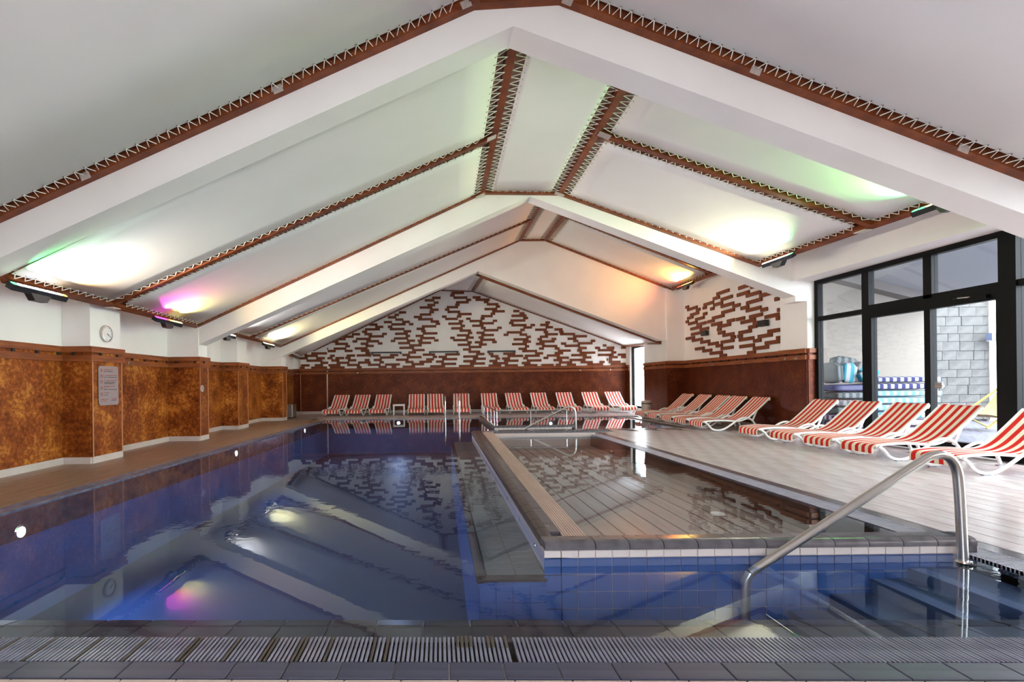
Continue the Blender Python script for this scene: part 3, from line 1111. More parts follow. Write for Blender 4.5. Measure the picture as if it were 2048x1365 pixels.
def onA(px, py):
    # alcove wall X = XA0 - tA*(16.45-Y)
    u, v = uv(px, py)
    y = (XA0 - tA * 16.45) / (u - tA)
    return Vector((u * y, y, H - v * y))


angA = math.atan2(-(1.0), -tA)
for (a, b, c, d) in RS:
    p = onA(1370 + a / 8.53, 560 + b / 8.53)
    q = onA(1370 + c / 8.53, 560 + d / 8.53)
    L = (p - q).length
    zc = (p.z + q.z) / 2
    if zc < DADO + .03 or min(p.y, q.y) < 11.43:
        if zc < DADO + .03:
            continue
    m_ = (p + q) / 2
    inst(slat_mesh(L, .092), 'wooden_slat', wall_right, (m_.x - .022, m_.y, zc), rot=(0, 0, math.atan2(q.y - p.y, q.x - p.x)))

# ------------------------------------------------------------------ concrete portal frames
def portal(name, c, pts, th=.36, hgt=1.35):
    b = MB()
    P = []
    for p in pts:
        P.append(p)
    n = len(P)
    lo_f = P
    hi_f = [p + V(0, 0, hgt) for p in P]
    vsx = lo_f + hi_f + [p + V(0, th, 0) for p in lo_f] + [p + V(0, th, 0) for p in hi_f]
    fs = []
    for i in range(n - 1):
        fs.append((i, i + 1, n + i + 1, n + i))
        fs.append((2 * n + i, 3 * n + i, 3 * n + i + 1, 2 * n + i + 1))
        fs.append((i, 2 * n + i, 2 * n + i + 1, i + 1))
        fs.append((n + i, n + i + 1, 3 * n + i + 1, 3 * n + i))
    fs.append((0, n, 3 * n, 2 * n))
    fs.append((n - 1, 3 * n - 1 - n + n - n, 0, 0)) if False else None
    fs.append((n - 1, 3 * n - 1, 4 * n - 1, 2 * n - 1))
    b.add(vsx, fs)
    return b.build(name, M['plaster'], kind='structure')


def extend(p, q, X, c):
    # point on line p->q (x,z) at given X, put on plane Y + T X = c
    t = (X - p.x) / (q.x - p.x)
    return V(X, c - T * X, p.z + (q.z - p.z) * t)


CB1, CB2, CB3 = 5.52, 10.88, 16.82
l1, a1, r1 = onC(0, 516, CB1), onC(1027, 52, CB1), onC(2048, 428, CB1)
portal('roof_beam', CB1, [extend(l1, a1, -5.9, CB1), a1, extend(a1, r1, 8.1, CB1)], hgt=2.4)
l2, a2, r2 = onC(397, 690, CB2), onC(1060, 393, CB2), onC(1565, 583, CB2)
portal('roof_beam', CB2, [extend(l2, a2, -5.9, CB2), extend(l2, a2, -5.16, CB2), a2, extend(a2, r2, 7.72, CB2), V(7.72, CB2 - T * 7.72, r2.z - .22), V(8.2, CB2 - T * 8.2, r2.z - .22)], hgt=2.4)
l3, a3, r3 = onC(568, 711, CB3), onC(957, 543, CB3), onC(1322, 681, CB3)
portal('roof_beam', CB3, [extend(l3, a3, -5.9, CB3), a3, r3, V(8.5, CB3 - T * 8.5, r3.z)], hgt=3.6)
sg = MB()
sg.box((-5.7, CB3 - .0, 2.2), (8.4, CB3 + .36, 2.3)) if False else None

# ------------------------------------------------------------------ roof bays: timber, canvas, ropes
deckm = MB()
trim_n = [10]
timber_kids = {}


def timber(p, q, w, h, up, cz=0.0):
    trim_n[0] += 1
    b = MB()
    b.bar(p, q, w, h, up, cz)
    return b.build('trim_%d' % trim_n[0], M['wood'], kind='structure')


def plate(owner, c, d, n, s=(.11, .008, .08)):
    b = MB()
    c = Vector(c)
    d = Vector(d).normalized()
    b.bar(c - d * s[0] / 2, c + d * s[0] / 2, s[1], s[2], n)
    b.build('bracket', M['bracket'], owner)


def canvas(label, a, b, c, d, gaps, lift=-.015, wood=.06, pitch=.15):
    """a: eave near, b: ridge near, c: ridge far, d: eave far.  gaps = (near, ridge, far, eave)"""
    a, b, c, d = [Vector(p) for p in (a, b, c, d)]
    n = (b - a).cross(d - a).normalized()
    if n.z < 0:
        n = -n
    up = n * lift

    def inset(p, e1, g1, e2, g2):
        # move along edge dirs e1,e2 (unit) by gaps
        return p + e1 * g1 + e2 * g2
    gn, grd, gf, ge = gaps
    ab, bc, cd, da = (b - a).normalized(), (c - b).normalized(), (d - c).normalized(), (a - d).normalized()
    A = inset(a, ab, ge, -da, gn) + up
    B = inset(b, -ab, grd, bc, gn) + up
    C = inset(c, cd, grd, -bc, gf) + up
    D = inset(d, -cd, ge, da, gf) + up
    cen = (A + B + C + D) / 4
    nu, nv = 14, 8
    m = MB()
    vs_ = []
    for i in range(nu + 1):
        s = i / nu
        for j in range(nv + 1):
            t = j / nv
            p = (A * (1 - s) + B * s) * (1 - t) + (D * (1 - s) + C * s) * t
            # tension curve: edges pulled in a little between corners
            ed = .012
            fx = (1 - abs(2 * s - 1) ** 2) * ed
            fy = (1 - abs(2 * t - 1) ** 2) * ed
            p = p + (cen - p) * 0.0
            vs_.append(p + n * (.03 * math.sin(math.pi * s) * math.sin(math.pi * t)))
    fs = []
    for i in range(nu):
        for j in range(nv):
            q = i * (nv + 1) + j
            fs.append((q, q + 1, q + nv + 2, q + nv + 1))
    m.add(vs_, fs)
    o = m.build('ceiling_canvas', M['membrane'], smooth=True, loc=cen)
    sol = o.modifiers.new('thickness', 'SOLIDIFY')
    sol.thickness = .006
    tag(o, label, 'canvas panel', 'laced canvas ceiling panels')
    rp = MB()
    ey = MB()
    for (p, q, P, Q, g) in ((A, B, a, b, gn), (B, C, b, c, grd), (C, D, c, d, gf), (D, A, d, a, ge)):
        if g < 0:
            continue
        L = (q - p).length
        k = max(3, int(L / pitch))
        inw = cen - (p + q) / 2
        e = (q - p).normalized()
        inw = (inw - e * inw.dot(e)).normalized()
        pts = []
        for i in range(k + 1):
            s = (i + .0) / k
            s = .01 + s * .98
            base = p + (q - p) * s + inw * .03 - n * .006
            pts.append(base)
            s2 = min(1, s + .5 / k)
            pts.append(p + (q - p) * s2 - inw * max(.02, g - wood) - n * (.02))
            r = .011
            u_ = e * r
            w_ = inw * r
            ey.add([base + u_ * .9, base + w_ * .9, base - u_ * .9, base - w_ * .9, base - n * .01], [(0, 1, 4), (1, 2, 4), (2, 3, 4), (3, 0, 4)])
        pts.pop()
        for i in range(len(pts) - 1):
            rp.tube([pts[i], pts[i + 1]], .0055, 4, caps=False)
    rp.build('lacing_rope', M['rope'], o)
    ey.build('eyelets', M['eyelet'], o, kind='stuff')
    return o


def pc(X, c, z):
    return V(X, c - T * X, z)


def bay(cn, cf, eLn, eLf, rLn, rLf, rRn, rRf, eRn, eRf, mid, names, far_flat=False, near_rafter=False, far_rafter=True, ridge_gap=.2, eyel=.15, fg=.115):
    """each of e*/r* = (X, z); mid = (Y at eaveL, Y at ridgeL, Y at ridgeR, Y at eaveR) or None"""
    def near(p):
        return pc(p[0], cn, p[1])

    def far(p):
        return V(p[0], cf, p[1]) if far_flat else pc(p[0], cf, p[1])
    ELn, RLn, RRn, ERn = near(eLn), near(rLn), near(rRn), near(eRn)
    ELf, RLf, RRf, ERf = far(eLf), far(rLf), far(rRf), far(eRf)

    def lerpY(p, q, y):
        t = (y - p.y) / (q.y - p.y)
        return p + (q - p) * t
    out = {}
    W_, Hh = .12, .17
    # longitudinal timbers
    upL = (RLn - ELn).cross(ELf - ELn).normalized()
    upL = upL if upL.z > 0 else -upL
    upR = (ERn - RRn).cross(RRf - RRn).normalized()
    upR = upR if upR.z > 0 else -upR
    out['eL'] = timber(ELn, ELf, W_, Hh, upL, .03)
    out['rL'] = timber(RLn, RLf, W_, Hh, V(0, 0, 1), .03)
    out['rR'] = timber(RRn, RRf, W_, Hh, V(0, 0, 1), .03)
    out['eR'] = timber(ERn, ERf, W_, Hh, upR, .03)
    o_ = V(0, .055, 0)
    raf = []
    if near_rafter:
        raf += [(RRn + o_, ERn + o_, upR)]
    if far_rafter:
        raf += [(ELf - o_, RLf - o_, upL), (RRf - o_, ERf - o_, upR), (RLf - o_, RRf - o_, V(0, 0, 1))]
    if mid:
        mL0, mL1 = lerpY(ELn, ELf, mid[0]), lerpY(RLn, RLf, mid[1])
        mR1, mR0 = lerpY(RRn, RRf, mid[2]), lerpY(ERn, ERf, mid[3])
        out['mL'] = timber(mL0, mL1, .10, Hh, upL, .03)
        out['mR'] = timber(mR1, mR0, .10, Hh, upR, .03)
    out['raf'] = [timber(p, q, .11, Hh, u_, .03) for (p, q, u_) in raf]
    g, gb = .115, ridge_gap
    if mid:
        canvas(names[0], ELn, RLn, mL1, mL0, (-.02, gb, .11, g), pitch=eyel)
        canvas(names[1], mL0, mL1, RLf, ELf, (.2, gb, .11, g), pitch=eyel)
        canvas(names[2], ERn, RRn, mR1, mR0, (-.02, gb, .10, g), pitch=eyel)
        canvas(names[3], mR0, mR1, RRf, ERf, (.2, gb, .11, g), pitch=eyel)
    else:
        canvas(names[0], ELn, RLn, RLf, ELf, (-.02, gb, fg, g), pitch=eyel)
        canvas(names[2], ERn, RRn, RRf, ERf, (.2, gb, fg, g), pitch=eyel)
    canvas(names[4], RLn, RRn, RRf, RLf, (-.02, gb, g, gb), pitch=eyel)
    # board deck over the canvas
    u = V(0, 0, .085)
    oL = (ELn - RLn).normalized() * .1
    oR = (ERn - RRn).normalized() * .1
    k_ = V(0, -.3, 0)
    deckm.quad(ELn + u + oL + k_, RLn + u + k_, RLf + u - k_, ELf + u + oL - k_)
    deckm.quad(RLn + u + k_, RRn + u + k_, RRf + u - k_, RLf + u - k_)
    deckm.quad(RRn + u + k_, ERn + u + oR + k_, ERf + u + oR - k_, RRf + u - k_)
    return out


b0 = bay(-3.2, CB1 - .0, (-5.18, 3.03), (-5.18, 3.03), (.5, 5.36), (.5, 5.36), (1.44, 5.38), (1.44, 5.38), (7.0, 3.03), (7.0, 3.03), None,
         ['white canvas over the left slope nearest the viewer, above the first concrete beam', '', 'white canvas over the right slope nearest the viewer, above the first concrete beam', '',
          'narrow white canvas at the ridge above the first concrete beam'], near_rafter=False, eyel=.125, fg=.2)
b1 = bay(CB1 + .36, CB2, (-5.18, 2.56), (-5.18, 2.56), (1.02, 5.33), (1.116, 5.34), (2.66, 5.28), (2.79, 5.28), (7.17, 3.67), (6.94, 3.67), (8.06, 8.34, 8.13, 7.98),
         ['large white left-slope canvas just behind the first concrete beam, glowing white below', 'white canvas on the left slope with a magenta glow at its lower corner',
          'white canvas on the right slope partly behind the first beam, green glow at its foot', 'white canvas on the right slope in front of the second beam, pale green glow',
          'flat pale green canvas strip at the ridge between first and second beam'])
b2 = bay(CB2 + .36, CB3, (-5.1, 2.57), (-5.12, 2.57), (2.9, 5.98), (2.95, 5.98), (3.82, 5.97), (3.82, 5.97), (8.12, 4.25), (7.92, 4.25), (13.94, 14.54, 14.2, 14.18),
         ['white canvas on the left slope just behind the second concrete beam', 'left-slope canvas before the third beam with a pale yellow glow at its foot',
          'canvas on the right slope hidden high behind the second beam', 'warm-lit right-slope canvas beside the third beam with a red glow',
          'flat orange-lit canvas strip at the ridge between second and third beam'])
n3 = CB3 + .36
fL, fRr, fe, fER = onY(880, 580, YB), onY(945, 582, YB), onY(598, 715, YB), onY(1262, 691, YB)
b3 = bay(n3, YB - .02, (-5.15, fe.z), (fe.x, fe.z), (.36, fL.z - .05), (fL.x, fL.z), (1.76, 4.86), (fRr.x, fRr.z), (7.75, 2.5), (8.05, fER.z), None,
         ['narrow strip of beige canvas on the left slope against the back wall', '', 'pinkish canvas on the right slope against the back wall', '', 'small grey canvas at the ridge against the back wall'], far_flat=True, near_rafter=True)
roof = deckm.build('ceiling', M['deck_board'], kind='structure')
# zinc plates on the timbers of the near bay and on the joints
rl, rr = b0['raf'][0], b0['raf'][1]
for (px, py, ow) in ((170, 352, rl), (555, 178, rl), (932, 8, rl), (1512, 141, rr), (1928, 297, rr), (1135, 2, rr)):
    c = onC(px, py, CB1 - .125)
    dv = (onC(px + 30, py + (-13 if px < 1000 else 12), CB1 - .125) - c)
    plate(ow, c, dv, V(0, 0, 1))
for (ow, p, d) in ((b1['mL'], onY(985, 268, 8.3), (1, 0, .43)), (b1['mR'], onY(1207, 264, 8.08), (1, 0, -.4)), (b1['mL'], onY(228, 608, 8.0), (0, 1, 0)), (b1['mR'], onY(1722, 455, 7.92), (0, 1, 0)),
                   (b1['raf'][0], onC(478 + 860 - 378, 386, CB2 - .12), (1, 0, .43)), (b1['raf'][1], onC(1118, 383, CB2 - .12), (1, 0, -.4))):
    b_ = MB()
    c = Vector(p) + V(0, -.03, -.075)
    b_.bar(c - Vector(d).normalized() * .1, c + Vector(d).normalized() * .1, .13, .012, V(0, 0, 1))
    b_.build('bracket', M['bracket'], ow)

# ------------------------------------------------------------------ coloured lamp bars under the eaves
LEDC = {'w': (1.0, .96, .92), 'g': (.1, 1.0, .25), 'b': (.5, .65, 1.0), 'y': (1.0, .9, .25), 'm': (1.0, .05, .75), 'r': (1.0, .06, .03), 'o': (1.0, .5, .08), 'p': (1.0, .94, .62)}
LEDM = {k: emis('lamp_' + k, c, 7.0 if k in 'wpb' else 2.8) for k, c in LEDC.items()}


def lamp_bar(label, X, y0, y1, z, side, cols, power, reach=1.6, lean=0.0, ang_=140):
    """cols: one letter per diode from y0 to y1;  side +1: left eave, room towards +X"""
    t = thing('lamp_bar', (X, (y0 + y1) / 2, z), label, 'lamp', 'coloured lamp bars under the eaves')
    b = MB()
    d = V(side * .5, 0, .8).normalized()
    s = V(0, 1, 0)
    c0, c1 = V(X, y0, z), V(X, y1, z)
    b.bar(c0, c1, .085, .075, d)
    b.build('lamp_case', M['led_case'], t)
    br = MB()
    m_ = (c0 + c1) / 2
    br.add([m_ + V(-side * .06, -.17, -.03), m_ + V(-side * .06, .17, -.03), m_ + V(-side * .06, .1, -.12), m_ + V(-side * .06, -.1, -.12),
            m_ + V(side * .03, -.17, -.03), m_ + V(side * .03, .17, -.03), m_ + V(side * .03, .1, -.12), m_ + V(side * .03, -.1, -.12)],
           [(0, 1, 2, 3), (7, 6, 5, 4), (0, 4, 5, 1), (1, 5, 6, 2), (2, 6, 7, 3), (3, 7, 4, 0)])
    br.build('mounting_bracket', M['led_case'], t)
    for yy in (y0 + .12, y1 - .12):
        ar = MB()
        ar.bar(V(X - side * .01, yy, z), V(X - side * .14, yy, z + .13), .03, .008, V(0, 0, 1))
        ar.build('hanger', M['led_case'], t)
    n = len(cols)
    L = (y1 - y0) / n
    for i, ch in enumerate(cols):
        e = MB()
        cc_ = c0 + s * (L * (i + .5)) + d * .04
        e.bar(cc_ - s * L * .36, cc_ + s * L * .36, .045, .012, d)
        e.build('diode', LEDM[ch], t)
    # groups of equal colour light the canvas
    i = 0
    while i < n:
        j = i
        while j < n and cols[j] == cols[i]:
            j += 1
        yc = y0 + L * (i + j) / 2
        p = V(X + side * .09, yc, z + .09)
        spot('lamp_light', p, p + V(side * reach, lean, .62), power * (j - i) / n, LEDC[cols[i]], ang_, 1.0, 0.0, t)
        i = j
    return t


lamp_bar('long lamp bar on left eave nearest the viewer, white diodes with green and orange ends', -5.02, 5.95, 6.85, 2.43, 1, 'gwwbwwwwpo', 380, lean=1.1, ang_=105)
lamp_bar('lamp bar on left eave with magenta and yellow-green diodes', -5.02, 9.05, 10.0, 2.44, 1, 'mmmmroyyyy', 130)
lamp_bar('white lamp bar on left eave just behind the second beam', -5.0, 11.8, 12.66, 2.44, 1, 'wwwwbwwwww', 260)
lamp_bar('pale yellow lamp bar on left eave, furthest along that wall', -5.0, 14.8, 15.75, 2.44, 1, 'ppppyyyppp', 260)
lamp_bar('lamp bar with green and white diodes on right eave nearest the viewer', 6.86, 6.1, 7.1, 3.53, -1, 'ggggyggygg', 190)
lamp_bar('pale green lamp bar on right eave beside the second beam', 6.78, 9.35, 10.2, 3.53, -1, 'gpppwwpppp', 260)
lamp_bar('lamp bar on right eave above the slatted alcove wall, yellow with red end', 7.82, 14.95, 15.85, 4.13, -1, 'ooyyooorrr', 150, lean=-.1, ang_=172)

# ------------------------------------------------------------------ windows of the right wall
XW = 8.15
win = struct_empty('window_1')
wf = MB()


def fr(y0, y1, z0, z1, x0=XW - .04, x1=XW + .07):
    return MB().box((x0, y0, z0), (x1, y1, z1))


YY = dict(a=10.6, m1=(9.28, 9.43), m2=(8.10, 8.27), p=(6.92, 7.16))
fr(1.5, 10.6, 3.19, 3.29).build('window_frame', M['frame'], win)
fr(10.5, 10.6, 0, 3.2).build('window_frame', M['frame'], win)
fr(9.28, 9.43, 0, 3.2).build('mullion', M['frame'], win)
fr(8.11, 8.25, 2.5, 3.2).build('mullion', M['frame'], win)
fr(6.92, 7.14, 0, 3.2, XW - .06, XW + .1).build('mullion', M['frame'], win)
fr(5.5, 5.64, 0, 3.2).build('mullion', M['frame'], win)
fr(4.1, 4.24, 0, 3.2).build('mullion', M['frame'], win)
fr(9.43, 10.5, 2.42, 2.51).build('transom', M['frame'], win)
fr(7.14, 9.28, 2.38, 2.56).build('transom', M['frame'], win)
fr(1.5, 6.92, 2.46, 2.55).build('transom', M['frame'], win)
fr(9.43, 10.5, 0, .1).build('bottom_rail', M['frame'], win)
fr(1.5, 6.92, 0, .1).build('bottom_rail', M['frame'], win)
for (y0, y1, z0, z1) in ((9.43, 10.5, .1, 2.42), (9.43, 10.5, 2.51, 3.19), (8.25, 9.28, 2.56, 3.19), (7.14, 8.11, 2.56, 3.19), (5.64, 6.92, .1, 2.46), (5.64, 6.92, 2.55, 3.19), (4.24, 5.5, .1, 2.46), (4.24, 5.5, 2.55, 3.19), (1.5, 4.1, .1, 2.46), (1.5, 4.1, 2.55, 3.19)):
    MB().box((XW + .01, y0, z0), (XW + .02, y1, z1)).build('pane', M['glass'], win)


def door_leaf(name, y0, y1, z1, handle_y, closer):
    d = struct_empty(name)
    fr(y0, y0 + .05, .02, z1).build('door_stile', M['frame'], d)
    fr(y1 - .05, y1, .02, z1).build('door_stile', M['frame'], d)
    fr(y0 + .05, y1 - .05, z1 - .06, z1).build('door_rail', M['frame'], d)
    fr(y0 + .05, y1 - .05, .02, .2).build('door_rail', M['frame'], d)
    MB().box((XW + .01, y0 + .05, .2), (XW + .02, y1 - .05, z1 - .06)).build('pane', M['glass'], d)
    if handle_y:
        h = MB()
        h.box((XW - .09, handle_y - .09, 1.03), (XW - .075, handle_y + .03, 1.12))
        h.build('handle_plate', M['steel'], d)
        h = MB()
        h.tube([(XW - .04, handle_y, 1.07), (XW - .09, handle_y, 1.07), (XW - .09, handle_y - .12, 1.07)], .011, 8)
        h.build('door_handle', M['chrome'], d)
    if closer:
        h = MB()
        h.box((XW - .1, y0 + .12, z1 - .035), (XW - .04, y0 + .36, z1 + .025))
        h.build('door_closer', M['frame'], d)
        h = MB()
        h.tube([(XW - .09, y0 + .34, z1 + .02), (XW - .11, y0 + .5, z1 + .03), (XW - .05, y0 + .62, z1 + .035)], .01, 6)
        h.build('closer_arm', M['chrome'], d)
    return d


door_leaf('door_1', 8.19, 9.28, 2.38, None, False)
door_leaf('door_2', 7.14, 8.19, 2.38, 8.0, True)
# far corner window
w2 = struct_empty('window_2')
for (y0, y1, z0, z1) in ((18.62, 18.7, .13, 2.62), (20.47, 20.55, .13, 2.62), (18.7, 20.47, 2.54, 2.62), (18.7, 20.47, .13, .21)):
    MB().box((8.2, y0, z0), (8.28, y1, z1)).build('window_frame', M['frame'], w2)
MB().box((8.23, 18.7, .21), (8.24, 20.47, 2.54)).build('pane', M['glass'], w2)
MB().box((8.1, 18.5, .09), (8.26, 20.6, .13)).build('window_sill', M['plaster'], w2)

# ------------------------------------------------------------------ terrace outside the glass
te = MB()
te.box((8.3, -2, -.3), (24, 19, -.03))
te.build('exterior_ground', M['terrace'], kind='structure')
tw = MB()
ztop = lambda X: 4.05 - .26 * (X - 8.2)
tw.add([(8.25, 12.3, -.1), (12.3, 12.3, -.1), (12.3, 12.3, ztop(12.3)), (8.25, 12.3, ztop(8.25)), (8.25, 12.6, -.1), (12.3, 12.6, -.1), (12.3, 12.6, ztop(12.3)), (8.25, 12.6, ztop(8.25))],
       [(0, 1, 2, 3), (7, 6, 5, 4), (0, 4, 5, 1), (1, 5, 6, 2), (2, 6, 7, 3), (3, 7, 4, 0)])
tw.build('exterior_wall_beige', M['beige_plaster'], kind='structure')
tb = MB()
tb.hexa([(8.25, 12.0, ztop(8.25) - .05), (12.4, 12.0, ztop(12.4) - .05), (12.4, 12.3, ztop(12.4) - .05), (8.25, 12.3, ztop(8.25) - .05), (8.25, 12.0, ztop(8.25) + .2), (12.4, 12.0, ztop(12.4) + .2), (12.4, 12.3, ztop(12.4) + .2), (8.25, 12.3, ztop(8.25) + .2)])
tb.build('exterior_beam', M['soffit_beam'], kind='structure')
tcx = MB()
tcx.hexa([(8.35, 7.2, ztop(8.35) + .15), (12.4, 7.2, ztop(12.4) + .15), (12.4, 12.6, ztop(12.4) + .15), (8.35, 12.6, ztop(8.35) + .15), (8.35, 7.2, ztop(8.35) + .3), (12.4, 7.2, ztop(12.4) + .3), (12.4, 12.6, ztop(12.4) + .3), (8.35, 12.6, ztop(8.35) + .3)])
tcx.build('exterior_roof', M['soffit'], kind='structure')
# stone pier
sp = MB()
SX0, SX1, SY = 13.6, 15.55, 14.0
sp.box((SX0 - 1.2, SY + .03, -.1), (SX1 - .01, SY + .5, 5.2))
stone = sp.build('exterior_wall_stone', M['stone_gap'], kind='structure')
z = .02
r_ = 0
rs = random.Random(3)
while z < 4.6:
    hh = rs.choice((.22, .24, .26))
    x = SX0 - 1.0 - rs.uniform(0, .4)
    while x < SX1 - .05:
        L = rs.uniform(.3, .62)
        x2 = min(x + L, SX1)
        if x2 - x > .08:
            me = bevel_box('stone', x2 - x - .006, .1, hh - .006, .006, M['stone'])
            inst(me, 'stone', stone, ((x + x2) / 2, SY + rs.uniform(-.006, .012), z + hh / 2))
        x = x2
    z += hh
wx = MB()
wx.box((SX1, SY - .2, -.1), (24, SY + .4, 5.2))
wx.build('exterior_wall_white', M['plaster'], kind='structure')
c = onY(1988, 674, SY - .3)
wlamp = thing('exterior_lamp', c, 'blue-grey box lamp on the bright white wall outside', 'lamp')
MB().box((c.x - .19, SY - .42, c.z - .1), (c.x + .2, SY - .26, c.z + .1)).build('lamp_body', M['wall_lamp'], wlamp)
MB().box((c.x - .1, SY - .27, c.z - .06), (c.x + .1, SY - .2, c.z + .06)).build('lamp_mount', M['black'], wlamp)


# cushions
def cushion_mesh(name, sx, sy, sz, m):
    bm = bmesh.new()
    bmesh.ops.create_cube(bm, size=1)
    bmesh.ops.subdivide_edges(bm, edges=bm.edges[:], cuts=3, use_grid_fill=True)
    for v in bm.verts:
        f = 1 - .0 * abs(v.co.z)
        r2 = max(abs(v.co.x), abs(v.co.y)) * 2
        v.co = Vector((v.co.x * sx, v.co.y * sy, v.co.z * sz * (1 - .35 * r2 ** 4)))
    me = bpy.data.meshes.new(name)
    bm.to_mesh(me)
    bm.free()
    me.materials.append(m)
    for p in me.polygons:
        p.use_smooth = True
    return me


def cushion(label, m, loc, size, rot=(0, 0, 0), group=None):
    o = bpy.data.objects.new('lounger_cushion', cushion_mesh('lounger_cushion', *size, m))
    COL.objects.link(o)
    o.location = loc
    o.rotation_euler = rot
    return tag(o, label, 'cushion', group)


YC = 11.25
z = -.03
SB = [('plum_stripe', .17, 'plum-striped cushion lying at the bottom of the long outdoor stack'), ('plum_stripe', .16, 'plum-striped cushion second from the bottom of the long outdoor stack'),
      ('teal_stripe', .17, 'teal-striped cushion low in the long outdoor stack, above the plum ones'), ('sky_stripe', .16, 'sky-blue striped cushion third below the navy ones'),
      ('sky_stripe', .16, 'sky-blue striped cushion second below the navy ones'), ('sky_stripe', .15, 'sky-blue striped cushion directly under the navy ones'),
      ('navy_stripe', .16, 'lower of the two navy-and-white striped cushions'), ('navy_stripe', .14, 'upper navy-and-white striped cushion topping the long stack')]
for i, (m_, h_, lab) in enumerate(SB):
    cushion(lab, M[m_], (10.3 + (.02 if i % 2 else -.03), YC, z + h_ / 2), (1.66, .62, h_ - .004), (0, .0, 0), 'stacked cushions outside the glass')
    z += h_
z = -.03
SA = [('plum_stripe', .16, 'plum-striped cushion at the very bottom of the left outdoor pile'), ('plum_stripe', .16, 'plum-striped cushion second from bottom of the left outdoor pile'),
      ('plum_stripe', .15, 'plum-striped cushion third from bottom of the left outdoor pile'), ('grey_stripe', .16, 'dark grey striped cushion in the middle of the left outdoor pile'),
      ('grey_stripe', .16, 'dark grey striped cushion above the middle of the left outdoor pile'), ('grey_stripe', .16, 'dark grey striped cushion below the slanting teal ones'), ('navy', .16, 'plain navy cushion under the slanting teal ones')]
for i, (m_, h_, lab) in enumerate(SA):
    cushion(lab, M[m_], (8.98 + (.03 if i % 2 else -.02), 10.95 + .0 * i, z + h_ / 2), (.8, .62, h_ - .004), (0, 0, 0), 'stacked cushions outside the glass')
    z += h_
zt = z
cushion('grey-and-teal striped cushion leaning upright at the left of the pile top', M['grey_stripe'], (8.72, 10.93, zt + .25), (.12, .5, .46), (0, -.06, 0))
cushion('teal-and-white striped cushion propped on its end on the pile', M['teal_stripe'], (8.98, 10.8, zt + .245), (.28, .12, .44), (0, .1, 0))
cushion('small teal-and-white cushion tilted on the pile top', M['teal_stripe'], (9.22, 10.68, zt + .17), (.22, .1, .22), (0, -.4, 0))
cushion('grey striped cushion leaning back behind the teal ones', M['grey_stripe'], (9.12, 11.08, zt + .36), (.62, .12, .5), (.12, .2, 0))
cushion('teal-and-white striped cushion sliding down the right of the pile', M['teal_stripe'], (9.42, 10.86, zt + .3), (.46, .14, .28), (0, .5, 0))
# yellow deck chair outside
yc_ = thing('deck_chair', (13.2, 11.6, -.03), 'yellow canvas deck chair standing outside beside the stone wall', 'chair')
b_ = MB()
pr = crom([(12.5, 0, .35), (12.9, 0, .28), (13.2, 0, .42), (13.55, 0, .85)], 4)
b_ = MB()
for (y0, y1) in ((11.2, 12.0),):
    vs_ = [V(p.x, y, p.z) for p in pr for y in (y0, y1)] + [V(p.x, y, p.z - .012) for p in pr for y in (y0, y1)]
    n = len(pr)
    fs = [(2 * i, 2 * i + 1, 2 * i + 3, 2 * i + 2) for i in range(n - 1)] + [(2 * n + 2 * i, 2 * n + 2 * i + 2, 2 * n + 2 * i + 3, 2 * n + 2 * i + 1) for i in range(n - 1)]
    b_.add(vs_, fs)
b_.build('canvas_sling', M['yellow'], yc_, smooth=True)
for y0 in (11.16, 12.04):
    MB().bar((12.35, y0, .05), (13.62, y0, .92), .04, .03).build('side_rail', M['yellow_wood'], yc_)
    MB().bar((13.4, y0, -.02), (12.6, y0, .38), .04, .03).build('leg', M['yellow_wood'], yc_)
MB().bar((13.6, 11.14, .9), (13.6, 12.06, .9), .04, .04).build('cross_bar', M['yellow_wood'], yc_)

